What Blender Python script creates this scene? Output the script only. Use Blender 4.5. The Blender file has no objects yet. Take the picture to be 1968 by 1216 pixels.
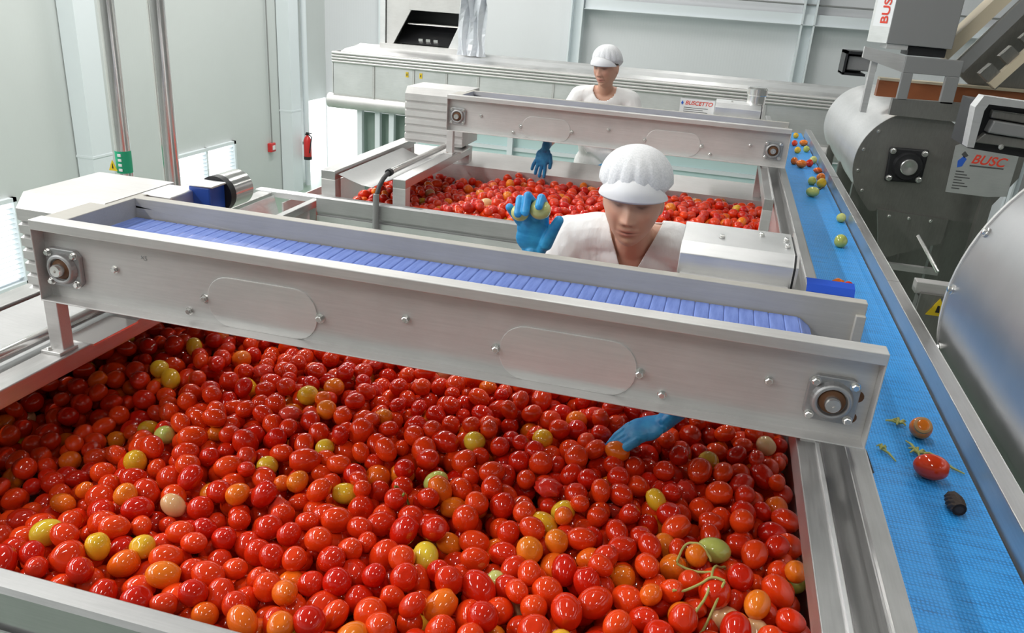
import bpy, bmesh, math, random
import numpy as np
from mathutils import Vector, Matrix
random.seed(7); rng = np.random.default_rng(7)
S = bpy.context.scene
COL = S.collection
ZO = 3.9            # camera height above the hall floor; builders below use heights relative to the lens

# ------------------------------------------------------------------ camera
def v3(*a): return Vector(a)
FPX, YAW, PIT, ROL = 1535.5, -.2327, -.3859, .0722
fw = v3(math.sin(YAW)*math.cos(PIT), math.cos(YAW)*math.cos(PIT), math.sin(PIT))
rt = v3(math.cos(YAW), -math.sin(YAW), 0); up = rt.cross(fw)
r2 = rt*math.cos(ROL)+up*math.sin(ROL); u2 = -rt*math.sin(ROL)+up*math.cos(ROL)
cd = bpy.data.cameras.new('camera'); cam = bpy.data.objects.new('camera', cd); COL.objects.link(cam)
cd.sensor_fit = 'HORIZONTAL'; cd.sensor_width = 36; cd.lens = FPX/1968*36
cd.clip_start = .05; cd.clip_end = 200
M = Matrix((r2, u2, -fw)).transposed().to_4x4(); M.translation = (0, 0, ZO); cam.matrix_world = M
S.camera = cam
def project(p):
    p = Vector(p); d = p.dot(fw); return 984+FPX*p.dot(r2)/d, 608-FPX*p.dot(u2)/d, d

# ------------------------------------------------------------------ world and hall lamps
S.view_settings.view_transform = 'Standard'; S.view_settings.look = 'None'
S.view_settings.gamma = 1; S.view_settings.use_curve_mapping = False
S.view_settings.exposure = 0.68
w = bpy.data.worlds.new('sky'); S.world = w; w.use_nodes = True
w.node_tree.nodes['Background'].inputs[0].default_value = (.93, .97, 1, 1)
w.node_tree.nodes['Background'].inputs[1].default_value = 2.2
LAMPS = [(x, y) for x in (-5.2, -.6, 3.4) for y in (-2.2, 2.6, 7.4, 12.2)]
for lx, ly in LAMPS:
    ld = bpy.data.lights.new('ceiling_lamp', 'AREA'); ld.shape = 'RECTANGLE'; ld.size = .26 if lx < -3 else .11; ld.size_y = 3.6 if lx < -3 else 1.7
    ld.energy = 135 if lx < -3 else 34 if lx < 1 else 20; ld.color = (1, .985, .95)
    lo = bpy.data.objects.new('ceiling_lamp', ld); COL.objects.link(lo); lo.location = (lx, ly, ZO+3.35)

# added left key light, set in a made-up window band out of view
ld = bpy.data.lights.new('added_left_key', 'AREA'); ld.shape = 'RECTANGLE'; ld.size = 9.0; ld.size_y = 1.9; ld.energy = 200; ld.color = (1, .99, .97)
lo = bpy.data.objects.new('added_left_key', ld); COL.objects.link(lo); lo.location = (-7.9, 0.6, ZO+2.2)
lo.rotation_euler = (0, math.radians(-65), 0)

# ------------------------------------------------------------------ materials
MATS = {}
def mat(name, col, rough=.5, metal=0., **k):
    m = bpy.data.materials.new(name); m.use_nodes = True; MATS[name] = m
    b = m.node_tree.nodes['Principled BSDF']
    b.inputs['Base Color'].default_value = (*col, 1); b.inputs['Roughness'].default_value = rough; b.inputs['Metallic'].default_value = metal
    for a, v in k.items(): b.inputs[a].default_value = v
    return m
def nd(m, t, **k):
    n = m.node_tree.nodes.new(t)
    for a, v in k.items(): setattr(n, a, v)
    return n
def lk(m, a, b): m.node_tree.links.new(a, b)
def coords(m, kind='Object', scale=(1, 1, 1)):
    t = nd(m, 'ShaderNodeTexCoord'); mp = nd(m, 'ShaderNodeMapping'); mp.inputs['Scale'].default_value = scale
    lk(m, t.outputs[kind], mp.inputs[0]); return mp.outputs[0]
def noise(m, vec, scale, detail=3., rough=.5):
    n = nd(m, 'ShaderNodeTexNoise'); n.inputs['Scale'].default_value = scale; n.inputs['Detail'].default_value = detail
    n.inputs['Roughness'].default_value = rough; lk(m, vec, n.inputs['Vector']); return n.outputs['Fac']
def ramp(m, fac, stops):
    r = nd(m, 'ShaderNodeValToRGB'); e = r.color_ramp.elements
    while len(e) < len(stops): e.new(.5)
    for el, (p, c) in zip(e, stops): el.position = p; el.color = (*c, 1) if len(c) == 3 else c
    lk(m, fac, r.inputs[0]); return r.outputs[0]
def bump(m, fac, strength, dist=.002):
    b = nd(m, 'ShaderNodeBump'); b.inputs['Strength'].default_value = strength; b.inputs['Distance'].default_value = dist
    lk(m, fac, b.inputs['Height']); lk(m, b.outputs[0], m.node_tree.nodes['Principled BSDF'].inputs['Normal'])
def steel(name, c0, c1, r0, r1, stretch=(3, 60, 60), metal=.88):
    m = mat(name, c0, .4, metal); B = m.node_tree.nodes['Principled BSDF']
    n = noise(m, coords(m, 'Object', stretch), 3, 4, .6); n2 = noise(m, coords(m, 'Object', (1, 1, 1)), 5, 5, .65)
    mx = nd(m, 'ShaderNodeMath', operation='MULTIPLY_ADD'); lk(m, n, mx.inputs[0]); mx.inputs[1].default_value = .45; 
    ml = nd(m, 'ShaderNodeMath', operation='MULTIPLY'); lk(m, n2, ml.inputs[0]); ml.inputs[1].default_value = .55; lk(m, ml.outputs[0], mx.inputs[2])
    lk(m, ramp(m, mx.outputs[0], [(.3, c0), (.7, c1)]), B.inputs['Base Color'])
    mr = nd(m, 'ShaderNodeMapRange'); lk(m, mx.outputs[0], mr.inputs[0]); mr.inputs[1].default_value = .3; mr.inputs[2].default_value = .7
    mr.inputs[3].default_value = r0; mr.inputs[4].default_value = r1; lk(m, mr.outputs[0], B.inputs['Roughness'])
    bump(m, n, .05, .001); return m
steel('steel', (.56, .55, .54), (.70, .69, .68), .42, .56, metal=.55)
steel('steel_cover', (.70, .69, .68), (.82, .81, .80), .30, .38, metal=.6)
steel('steel_matte', (.43, .41, .37), (.53, .51, .47), .5, .62, metal=.1)
steel('steel_gray', (.40, .40, .40), (.50, .50, .50), .4, .5, metal=.6)
steel('steel_drum', (.44, .44, .45), (.52, .52, .53), .30, .36, (2, 2, 2), metal=.85)
steel('steel_y', (.48, .475, .47), (.62, .615, .61), .28, .44, (60, 3, 60))
steel('steel_pale', (.74, .74, .74), (.86, .86, .86), .35, .5, (4, 4, 40))
steel('steel_bright', (.80, .79, .77), (.9, .89, .88), .14, .24, (60, 60, 2))
steel('steel_dark', (.28, .27, .255), (.38, .37, .35), .34, .48, (40, 40, 6))
steel('cast', (.36, .37, .38), (.50, .50, .50), .42, .6, (30, 30, 30))
mat('bolt', (.80, .79, .77), .25, .95)
mat('black', (.015, .015, .017), .45)
mat('rubber', (.05, .05, .052), .5)
mat('blue_motor', (.02, .08, .42), .35)
mat('white_plate', (.85, .86, .87), .4)
mat('red_print', (.75, .06, .03), .5)
mat('blue_print', (.03, .12, .55), .5)
mat('dark_print', (.08, .08, .08), .5)
mat('yellow_sign', (.85, .6, .02), .45)
mat('green_sign', (.02, .42, .22), .45)
mat('red_paint', (.65, .03, .03), .3)
mat('timber', (.40, .13, .05), .45)
mat('tan', (.50, .26, .09), .5)
mat('cream', (.72, .62, .46), .5)
mat('rust', (.13, .055, .02), .6)
mat('cyan_panel', (.62, .80, .80), .35)
mat('dark_green_panel', (.25, .33, .29), .5)
mat('vine', (.22, .24, .04), .5)
mat('dry_vine', (.42, .42, .12), .6)
mat('cob', (.045, .028, .02), .6)
mat('hair', (.035, .018, .010), .45)
mat('gray_paint', (.30, .30, .30), .45, .3)
mat('film', (.92, .95, 1.), .15, 0, **{'Transmission Weight': .4})
mat('frame_white', (.80, .85, .88), .4)
def panelmat(name, c, sc):
    m = mat(name, c, .5); B = m.node_tree.nodes['Principled BSDF']
    wv = nd(m, 'ShaderNodeTexWave'); wv.wave_type = 'BANDS'; wv.bands_direction = sc[1]; wv.inputs['Scale'].default_value = sc[0]; lk(m, coords(m), wv.inputs['Vector'])
    bump(m, wv.outputs['Fac'], .12, .004)
    n = noise(m, coords(m), .6, 3); lk(m, ramp(m, n, [(.3, tuple(x*.94 for x in c)), (.7, c)]), B.inputs['Base Color'])
panelmat('wall_green', (.66, .69, .68), (6., 'Y')); panelmat('wall_far', (.80, .81, .84), (6., 'X'))
m = mat('floor_green', (.27, .36, .29), .3)
mat('ceiling', (.30, .31, .31), .7)
mat('wall_dim', (.26, .27, .27), .7)
m = mat('outside', (.85, .85, .82), .8)
# blue woven belt
m = mat('belt_blue', (.02, .26, .80), .38); B = m.node_tree.nodes['Principled BSDF']
wa = nd(m, 'ShaderNodeTexWave'); wa.bands_direction = 'Y'; wa.inputs['Scale'].default_value = 36; wa.inputs['Distortion'].default_value = 2.2; wa.inputs['Detail Scale'].default_value = 3; lk(m, coords(m), wa.inputs['Vector'])
wb = nd(m, 'ShaderNodeTexWave'); wb.bands_direction = 'X'; wb.inputs['Scale'].default_value = 40; wb.inputs['Distortion'].default_value = 1.5; lk(m, coords(m), wb.inputs['Vector'])
mu = nd(m, 'ShaderNodeMath', operation='MULTIPLY'); lk(m, wa.outputs['Fac'], mu.inputs[0]); lk(m, wb.outputs['Fac'], mu.inputs[1])
n = noise(m, coords(m, 'Object', (8, 60, 8)), 1.2, 4)
ad = nd(m, 'ShaderNodeMath', operation='MULTIPLY_ADD'); lk(m, n, ad.inputs[0]); ad.inputs[1].default_value = .9; lk(m, mu.outputs[0], ad.inputs[2])
lk(m, ramp(m, ad.outputs[0], [(.25, (.02, .17, .48)), (.55, (.025, .31, .80)), (1., (.06, .42, .95))]), B.inputs['Base Color']); bump(m, mu.outputs[0], .5, .002)
m = mat('slat_blue', (.10, .16, .62), .25); B = m.node_tree.nodes['Principled BSDF']
n = noise(m, coords(m, 'Object', (20, 3, 20)), 3, 3); lk(m, ramp(m, n, [(.35, (.13, .20, .56)), (.65, (.22, .32, .74))]), B.inputs['Base Color'])
mat('flap_blue', (.03, .10, .60), .2)
# cloth, skin, gloves
m = mat('shirt', (.86, .86, .86), .8); bump(m, noise(m, coords(m, 'Object', (1, 1, .35)), 26, 3), .5, .012)
m = mat('cap_white', (.88, .88, .90), .75)
m = mat('net', (.74, .75, .77), .8); B = m.node_tree.nodes['Principled BSDF']
n = noise(m, coords(m), 240, 2); lk(m, ramp(m, n, [(.4, (.76, .77, .79)), (.6, (.88, .88, .90))]), B.inputs['Base Color']); bump(m, n, .4, .001)
m = mat('glove', (.02, .27, .62), .42); B = m.node_tree.nodes['Principled BSDF']
n = noise(m, coords(m), 30, 4); lk(m, ramp(m, n, [(.3, (.012, .22, .55)), (.7, (.04, .39, .74))]), B.inputs['Base Color']); bump(m, noise(m, coords(m, 'Object', (20, 20, 70)), 1.1, 3), .45, .004)
m = mat('skin', (.62, .33, .22), .48); B = m.node_tree.nodes['Principled BSDF']; B.inputs['Subsurface Weight'].default_value = .12; B.inputs['Subsurface Radius'].default_value = (.01, .004, .002)
at = nd(m, 'ShaderNodeAttribute', attribute_name='tint'); lk(m, at.outputs['Color'], B.inputs['Base Color'])
# tomatoes: one material per ripeness; 'pole' marks the paler blossom end, 'rnd' varies fruit to fruit
def tomato_mat(name, a, b, pole, mixobj=True):
    m = mat(name, a, .085); B = m.node_tree.nodes['Principled BSDF']
    B.inputs['Coat Weight'].default_value = .25; B.inputs['Coat Roughness'].default_value = .05; B.inputs['Subsurface Weight'].default_value = .08; B.inputs['Subsurface Radius'].default_value = (.01, .003, .001)
    oi = nd(m, 'ShaderNodeObjectInfo'); at = nd(m, 'ShaderNodeAttribute', attribute_name='rnd')
    ad = nd(m, 'ShaderNodeMath', operation='ADD'); lk(m, oi.outputs['Random'], ad.inputs[0]); lk(m, at.outputs['Fac'], ad.inputs[1])
    fr = nd(m, 'ShaderNodeMath', operation='FRACT'); lk(m, ad.outputs[0], fr.inputs[0])
    c = ramp(m, fr.outputs[0], [(0, a), (1, b)])
    n = noise(m, coords(m), 22, 3)
    pa = nd(m, 'ShaderNodeAttribute', attribute_name='pole')
    sm = nd(m, 'ShaderNodeMath', operation='MULTIPLY_ADD'); lk(m, n, sm.inputs[0]); sm.inputs[1].default_value = .5; lk(m, pa.outputs['Fac'], sm.inputs[2])
    pr = ramp(m, sm.outputs[0], [(1.0, (0, 0, 0)), (1.5, (1, 1, 1))])
    # only some fruit have a pale end
    gt = nd(m, 'ShaderNodeMath', operation='MULTIPLY'); lk(m, pr, gt.inputs[0]); p2 = nd(m, 'ShaderNodeMath', operation='POWER'); lk(m, fr.outputs[0], p2.inputs[0]); p2.inputs[1].default_value = 1.6; lk(m, p2.outputs[0], gt.inputs[1])
    mx = nd(m, 'ShaderNodeMixRGB'); lk(m, gt.outputs[0], mx.inputs[0]); lk(m, c, mx.inputs[1]); mx.inputs[2].default_value = (*pole, 1)
    lk(m, mx.outputs[0], B.inputs['Base Color']); return m
tomato_mat('tom_red', (.58, .011, .003), (.80, .060, .006), (.85, .36, .05))
tomato_mat('tom_orange', (.80, .12, .008), (.80, .22, .012), (.85, .5, .10))
tomato_mat('tom_yellow', (.80, .42, .02), (.72, .52, .04), (.55, .55, .10))
tomato_mat('tom_green', (.46, .52, .10), (.62, .62, .24), (.5, .42, .12))
tomato_mat('tom_pale', (.72, .42, .20), (.70, .50, .26), (.6, .5, .2))
tomato_mat('tom_crushed', (.60, .02, .012), (.68, .06, .03), (.8, .2, .08))

# ------------------------------------------------------------------ mesh builder
class MB:
    def __init__(s): s.v = []; s.f = []
    def add(s, vs, fs):
        n = len(s.v); s.v += [tuple(p) for p in vs]; s.f += [tuple(i+n for i in q) for q in fs]; return s
    def box(s, x0, x1, y0, y1, z0, z1):
        return s.add([(x, y, z) for z in (z0, z1) for y in (y0, y1) for x in (x0, x1)],
                     [(0, 2, 3, 1), (4, 5, 7, 6), (0, 1, 5, 4), (2, 6, 7, 3), (0, 4, 6, 2), (1, 3, 7, 5)])
    def prism(s, pts, a0, a1, axis):
        """closed 2-D outline extruded along an axis: x -> (y,z), y -> (x,z), z -> (x,y)"""
        def P(p, a): return (a, p[0], p[1]) if axis == 'x' else (p[0], a, p[1]) if axis == 'y' else (p[0], p[1], a)
        n = len(pts); vs = [P(p, a0) for p in pts]+[P(p, a1) for p in pts]
        return s.add(vs, [tuple(range(n))[::-1], tuple(range(n, 2*n))]+[(i, (i+1) % n, n+(i+1) % n, n+i) for i in range(n)])
    def sheet(s, pts, a0, a1, axis, t=.002):
        """open 2-D polyline made into a thin bent plate"""
        o = []
        for i, p in enumerate(pts):
            q = Vector(pts[min(i+1, len(pts)-1)])-Vector(pts[max(i-1, 0)]); nn = Vector((-q.y, q.x)).normalized()*t
            o.append((p[0]+nn.x, p[1]+nn.y))
        return s.prism(list(pts)+o[::-1], a0, a1, axis)
    def cyl(s, p0, p1, ra, rb=None, n=20, cap=True):
        p0, p1 = Vector(p0), Vector(p1); rb = ra if rb is None else rb
        d = (p1-p0).normalized(); a = d.orthogonal().normalized(); b = d.cross(a)
        vs = [p0+(a*math.cos(t)+b*math.sin(t))*ra for t in [2*math.pi*i/n for i in range(n)]]+[p1+(a*math.cos(t)+b*math.sin(t))*rb for t in [2*math.pi*i/n for i in range(n)]]
        fs = [(i, (i+1) % n, n+(i+1) % n, n+i) for i in range(n)]
        if cap: fs += [tuple(range(n))[::-1], tuple(range(n, 2*n))]
        return s.add(vs, fs)
    def lathe(s, c, axis, prof, n=24):
        """profile [(along, radius)] turned about an axis through c"""
        c = Vector(c); d = Vector(axis).normalized(); a = d.orthogonal().normalized(); b = d.cross(a); vs = []
        for h, r in prof: vs += [c+d*h+(a*math.cos(2*math.pi*i/n)+b*math.sin(2*math.pi*i/n))*max(r, 1e-4) for i in range(n)]
        k = len(prof); fs = [(j*n+i, j*n+(i+1) % n, (j+1)*n+(i+1) % n, (j+1)*n+i) for j in range(k-1) for i in range(n)]
        return s.add(vs, fs+[tuple(range(n))[::-1], tuple(range((k-1)*n, k*n))])
    def tube(s, pts, r, n=10):
        pts = [Vector(p) for p in pts]; rs = r if isinstance(r, (list, tuple)) else [r]*len(pts); vs = []; prev = None
        for i, p in enumerate(pts):
            d = (pts[min(i+1, len(pts)-1)]-pts[max(i-1, 0)]).normalized()
            a = d.orthogonal().normalized() if prev is None else (prev-d*prev.dot(d)).normalized(); prev = a; b = d.cross(a)
            vs += [p+(a*math.cos(2*math.pi*j/n)+b*math.sin(2*math.pi*j/n))*rs[i] for j in range(n)]
        k = len(pts); fs = [(j*n+i, j*n+(i+1) % n, (j+1)*n+(i+1) % n, (j+1)*n+i) for j in range(k-1) for i in range(n)]
        return s.add(vs, fs+[tuple(range(n))[::-1], tuple(range((k-1)*n, k*n))])
    def ball(s, c, r, n=16, m=10, rot=None):
        r = (r, r, r) if not isinstance(r, (tuple, list)) else r; c = Vector(c); vs = []
        for j in range(m+1):
            t = math.pi*j/m
            for i in range(n):
                p = Vector((r[0]*math.sin(t)*math.cos(2*math.pi*i/n), r[1]*math.sin(t)*math.sin(2*math.pi*i/n), r[2]*math.cos(t)))
                vs.append(c+(rot @ p if rot else p))
        fs = [(j*n+i, j*n+(i+1) % n, (j+1)*n+(i+1) % n, (j+1)*n+i) for j in range(m) for i in range(n)]
        return s.add(vs, fs)
    def mesh(s, name, off=(0, 0, 0)):
        me = bpy.data.meshes.new(name); o = Vector(off)
        me.from_pydata([tuple(Vector(p)-o) for p in s.v], [], s.f); me.validate(); 
        bm = bmesh.new(); bm.from_mesh(me); bmesh.ops.remove_doubles(bm, verts=bm.verts, dist=1e-5); bmesh.ops.recalc_face_normals(bm, faces=bm.faces); bm.to_mesh(me); bm.free()
        return me
    def build(s, name, material, parent=None, base=None, smooth=False, bevel=0, label=None):
        """one mesh object; top level at base, else placed in the frame of the thing it belongs to"""
        org = Vector(base) if base is not None else (ORG[parent.name] if parent else Vector((0, 0, 0)))
        if parent: org = ORG[parent.name]
        me = s.mesh(name, org); me.materials.append(MATS[material]); o = bpy.data.objects.new(name, me); COL.objects.link(o)
        if parent: o.parent = parent
        else: o.location = org+Vector((0, 0, ZO))
        ORG[o.name] = org
        if smooth: finish(me, smooth)
        if bevel:
            b = o.modifiers.new('bevel', 'BEVEL'); b.width = bevel; b.segments = 2; b.limit_method = 'ANGLE'; b.angle_limit = math.radians(40)
        if label: o['label'] = label
        return o
ORG = {}
def finish(me, ang=40):
    ang = 40 if ang is True else ang
    for p in me.polygons: p.use_smooth = True
    try: me.set_sharp_from_angle(angle=math.radians(ang))
    except Exception: pass
def thing(name, base, label, cat, group=None, kind=None):
    o = bpy.data.objects.new(name, None); COL.objects.link(o); o.empty_display_size = .1
    o.location = Vector(base)+Vector((0, 0, ZO)); ORG[o.name] = Vector(base)
    return tag(o, label, cat, group, kind)
def tag(o, label, cat, group=None, kind=None):
    o['label'] = label; o['category'] = cat
    if group: o['group'] = group
    if kind: o['kind'] = kind
    return o
def struct(o): o['kind'] = 'structure'; return o
def share(name, mesh, material, loc, parent, rot=None, scale=None):
    """a repeat that shares mesh data; loc in builder coordinates"""
    if not mesh.materials: mesh.materials.append(MATS[material])
    o = bpy.data.objects.new(name, mesh); COL.objects.link(o); p = Vector(loc)
    if parent: o.parent = parent; o.location = p-ORG[parent.name]
    else: o.location = p+Vector((0, 0, ZO))
    if rot: o.rotation_euler = rot
    if scale: o.scale = scale
    ORG[o.name] = p; return o
def hexbolt(r, h):
    m = MB(); m.lathe((0, 0, 0), (0, -1, 0), [(0, r*1.25), (h*.25, r*1.25), (h*.25, r)], 12); m.lathe((0, 0, 0), (0, -1, 0), [(h*.2, r), (h*.85, r), (h, r*.75)], 6)
    return m.mesh('bolt')
BOLT = hexbolt(.0085, .011); BOLT_S = hexbolt(.006, .008); BOLT_L = hexbolt(.016, .016)

def text_mesh(txt, size, depth=.001, shear=.0):
    c = bpy.data.curves.new('lettering', 'FONT'); c.body = txt; c.size = size; c.extrude = depth; c.shear = shear; c.offset = size*.016
    o = bpy.data.objects.new('lettering', c); COL.objects.link(o)
    me = bpy.data.meshes.new_from_object(o.evaluated_get(bpy.context.evaluated_depsgraph_get())); bpy.data.objects.remove(o); bpy.data.curves.remove(c)
    return me
def lettering(txt, size, material, loc, parent, rot=(math.pi/2, 0, 0), shear=0., name='lettering'):
    return share(name, text_mesh(txt, size, .0006, shear), material, loc, parent, rot)

# ------------------------------------------------------------------ the hall
def wall_with_holes(name, material, axis, at, thick, lo, hi, z0, z1, holes):
    """wall plane as boxes around rectangular openings; lo..hi along the wall"""
    m = MB()
    def bx(a0, a1, b0, b1):
        if a1-a0 < 1e-4 or b1-b0 < 1e-4: return
        if axis == 'x': m.box(min(at, at+thick), max(at, at+thick), a0, a1, b0, b1)
        else: m.box(a0, a1, min(at, at+thick), max(at, at+thick), b0, b1)
    cur = lo
    for a0, a1, b0, b1 in sorted(holes):
        bx(cur, a0, z0, z1); bx(a0, a1, z0, b0); bx(a0, a1, b1, z1); cur = a1
    bx(cur, hi, z0, z1)
    return struct(m.build(name, material))
GZ, CZ = -3.9, 3.5
struct(MB().box(-8, 7, -5, 15.6, GZ-.1, GZ).build('floor', 'floor_green'))
struct(MB().box(-8.2, 7.2, -5.2, 15.8, CZ, CZ+.1).build('ceiling', 'ceiling'))
wall_with_holes('wall_left', 'wall_green', 'x', -8, -.04, -5, 15.6, GZ, CZ, [(-4.0, 5.2, 1.2, 3.2), (6.4, 7.55, -3.75, -2.66), (10.55, 12.15, -3.38, -2.68), (14.75, 15.58, GZ, -2.3)])
wall_with_holes('wall_far', 'wall_far', 'y', 15.6, .04, -8.2, 7.2, GZ, CZ, [(-7.98, -7.3, GZ, -2.42)])
struct(MB().box(7, 7.2, -5, 15.6, GZ, CZ).build('wall_right', 'wall_dim'))
struct(MB().box(-8.2, 7.2, -5.2, -5, GZ, CZ).build('wall_back', 'wall_dim'))
struct(MB().box(-40, -8.04, -5, 40, GZ-.15, GZ-.02).build('ground_outside', 'outside'))
# louvred windows in the left wall, each slat a piece
def louvre(name, y0, y1, z0, z1, split):
    f = MB().box(-8.06, -7.94, y0, y0+.05, z0, z1).box(-8.06, -7.94, y1-.05, y1, z0, z1).box(-8.06, -7.94, y0, y1, z0, z0+.05).box(-8.06, -7.94, y0, y1, z1-.05, z1)
    if split: f.box(-8.04, -7.96, (y0+y1)/2-.02, (y0+y1)/2+.02, z0, z1)
    f = struct(f.build(name, 'frame_white'))
    n = int((z1-z0-.1)/.062); mm = MB().add([(-.05, -.5, -.012), (-.05, .5, -.012), (.05, .5, .02), (.05, -.5, .02), (-.05, -.5, -.018), (-.05, .5, -.018), (.05, .5, .014), (.05, -.5, .014)], [(0, 1, 2, 3), (4, 7, 6, 5), (0, 4, 5, 1), (1, 5, 6, 2), (2, 6, 7, 3), (3, 7, 4, 0)]).mesh('slat')
    for i in range(n): share('slat', mm, 'frame_white', (-8.02, (y0+y1)/2, z0+.08+i*.062), f, None, (1, y1-y0-.1, 1))
louvre('window_1', 10.55, 12.15, -3.38, -2.68, True); louvre('window_2', 6.4, 7.55, -3.75, -2.66, False)
f = MB().box(-8.08, -7.98, -4.05, 5.25, 1.15, 1.2).box(-8.08, -7.98, -4.05, 5.25, 3.2, 3.25)
for y in (-4.05, -1.0, 2.1, 5.2): f.box(-8.08, -7.98, y, y+.05, 1.2, 3.2)
struct(f.build('added_window', 'frame_white'))  # unseen window frame added round the key light
def column_x(name, y0, y1):
    struct(MB().box(-7.98, -7.74, y0, y1, GZ, CZ).box(-7.99, -7.735, y0-.004, y1+.004, -2.37, -2.34).build(name, 'frame_white'))
column_x('trim_1', 8.62, 8.98); column_x('trim_2', 13.7, 14.05); column_x('trim_3', 4.0, 4.3)
struct(MB().cyl((-7.85, 14.45, GZ), (-7.85, 14.45, CZ), .055, n=12).build('trim_4', 'frame_white', smooth=True))
struct(MB().cyl((-7.95, 13.32, -2.9), (-7.95, 13.32, CZ), .012, n=8).build('trim_5', 'gray_paint'))
for i, x in enumerate((-2.95, 1.06, 5.0)):
    struct(MB().box(x, x+.03, 15.3, 15.6, GZ, CZ).box(x+.2, x+.23, 15.3, 15.6, GZ, CZ).box(x, x+.23, 15.45, 15.47, GZ, CZ).build('trim_%d' % (6+i), 'frame_white'))
struct(MB().box(-2.7, 6.9, 15.38, 15.44, -.20, -.03).box(-2.7, 6.9, 15.3, 15.5, -.21, -.20).build('trim_9', 'frame_white'))
struct(MB().box(-6.75, -6.66, 15.4, 15.6, GZ, CZ).build('trim_10', 'frame_white'))
struct(MB().tube([(-2.6, 15.42, .15), (1, 15.42, .12), (6.5, 15.42, .1)], .015, 8).build('trim_11', 'gray_paint'))

# fire extinguisher and call point on the left wall
t = thing('fire_extinguisher', (-7.62, 14.05, -3.28), 'red fire extinguisher hung on the pale column beside the open door', 'extinguisher')
MB().lathe((-7.62, 14.05, -3.28), (0, 0, 1), [(0, .06), (.02, .075), (.36, .075), (.42, .05), (.44, .025), (.46, .025)], 18).build('cylinder', 'red_paint', t, smooth=True)
MB().lathe((-7.62, 14.05, -3.29), (0, 0, 1), [(0, .078), (.06, .078)], 18).build('base_ring', 'black', t)
MB().box(-7.66, -7.58, 14.03, 14.07, -2.82, -2.80).box(-7.63, -7.53, 14.035, 14.065, -2.79, -2.775).box(-7.64, -7.60, 14.03, 14.07, -2.82, -2.77).build('valve_handle', 'black', t)
MB().tube([(-7.58, 14.05, -2.81), (-7.52, 14.03, -2.85), (-7.53, 14.0, -3.0), (-7.55, 13.99, -3.15)], .012, 8).build('hose', 'black', t)
MB().box(-7.70, -7.655, 14.0, 14.1, -3.0, -2.95).build('bracket', 'gray_paint', t)
t = thing('alarm_call_point', (-7.93, 13.32, -3.03), 'small red alarm box at the foot of a thin wall conduit', 'alarm')
MB().box(-8, -7.92, 13.24, 13.40, -3.06, -2.90).build('housing', 'red_paint', t, bevel=.01)
MB().box(-7.92, -7.905, 13.28, 13.36, -3.02, -2.94).build('button', 'white_plate', t, bevel=.004)

# two stainless posts rising to the roof
def post_pipe(x, y, r, lab):
    t = thing('steel_pipe', (x, y, GZ), lab, 'pipe', 'upright steel pipes behind the conveyor')
    MB().cyl((x, y, GZ+.012), (x, y, CZ), r, n=28).build('pipe', 'steel_bright', t, smooth=True)
    MB().lathe((x, y, GZ), (0, 0, 1), [(0, r*2), (.012, r*2)], 24).build('base_flange', 'steel', t)
    return t
t = post_pipe(-2.345, 2.78, .031, 'stainless upright pipe with green and yellow stickers on it')
MB().lathe((-2.345, 2.78, -.80), (0, 0, 1), [(0, .0315), (.09, .0315)], 28).build('green_sticker', 'green_sign', t, smooth=True)
for i in range(4): MB().box(-2.345, -2.33, 2.7455, 2.749, -.79+.02*i, -.78+.02*i).build('sticker_text', 'white_plate', t)
MB().prism([(-2.39, -.79), (-2.35, -.79), (-2.37, -.745)], 2.742, 2.744, 'y').build('warning_sticker', 'yellow_sign', t)
MB().prism([(-2.373, -.78), (-2.367, -.78), (-2.37, -.76)], 2.7405, 2.7425, 'y').build('warning_mark', 'black', t)
post_pipe(-2.20, 2.88, .034, 'plain stainless upright pipe beside the stickered one')

# ------------------------------------------------------------------ reject conveyors that cross the sorting tables
XL, XR, ZT, ZB = -1.653, .397, -.616, -.836
SLAT = MB().prism([(-.0169, 0), (-.0169, -.006), (.0169, -.006), (.0169, 0), (.0145, .0018), (-.0145, .0018)], -.125, .125, 'y').mesh('belt_slat')
def flange_bearing(root, x, y, z, seal, rusty):
    b = MB(); a = .052
    b.prism([(x-a, z-a*.7), (x-a*.7, z-a), (x+a*.7, z-a), (x+a, z-a*.7), (x+a, z+a*.7), (x+a*.7, z+a), (x-a*.7, z+a), (x-a, z+a*.7)], y-.014, y, 'y')
    b.lathe((x, y-.012, z), (0, -1, 0), [(0, .044), (.014, .040), (.018, .037), (.018, .030), (.008, .029), (.008, .001)], 28)
    b = b.build('flange_bearing', 'cast', root, bevel=.003)
    for sx in (-1, 1):
        for sz in (-1, 1): share('bolt', BOLT, 'bolt', (x+sx*.039, y-.014, z+sz*.039), b)
    MB().lathe((x, y-.018, z), (0, -1, 0), [(0, .029), (.006, .026), (.008, .018)], 24).build('bearing_seal', seal, b, smooth=True)
    MB().lathe((x, y-.01, z), (0, -1, 0), [(0, .0165), (.03, .0165), (.034, .0145), (.034, .004), (.030, .003)], 24).build('shaft', 'bolt', b, smooth=True)
    MB().lathe((x+.033, y-.014, z+.006), (.3, -1, 0), [(0, .005), (.008, .004), (.012, .002)], 10).build('grease_nipple', 'bolt', b)
    return b
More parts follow.
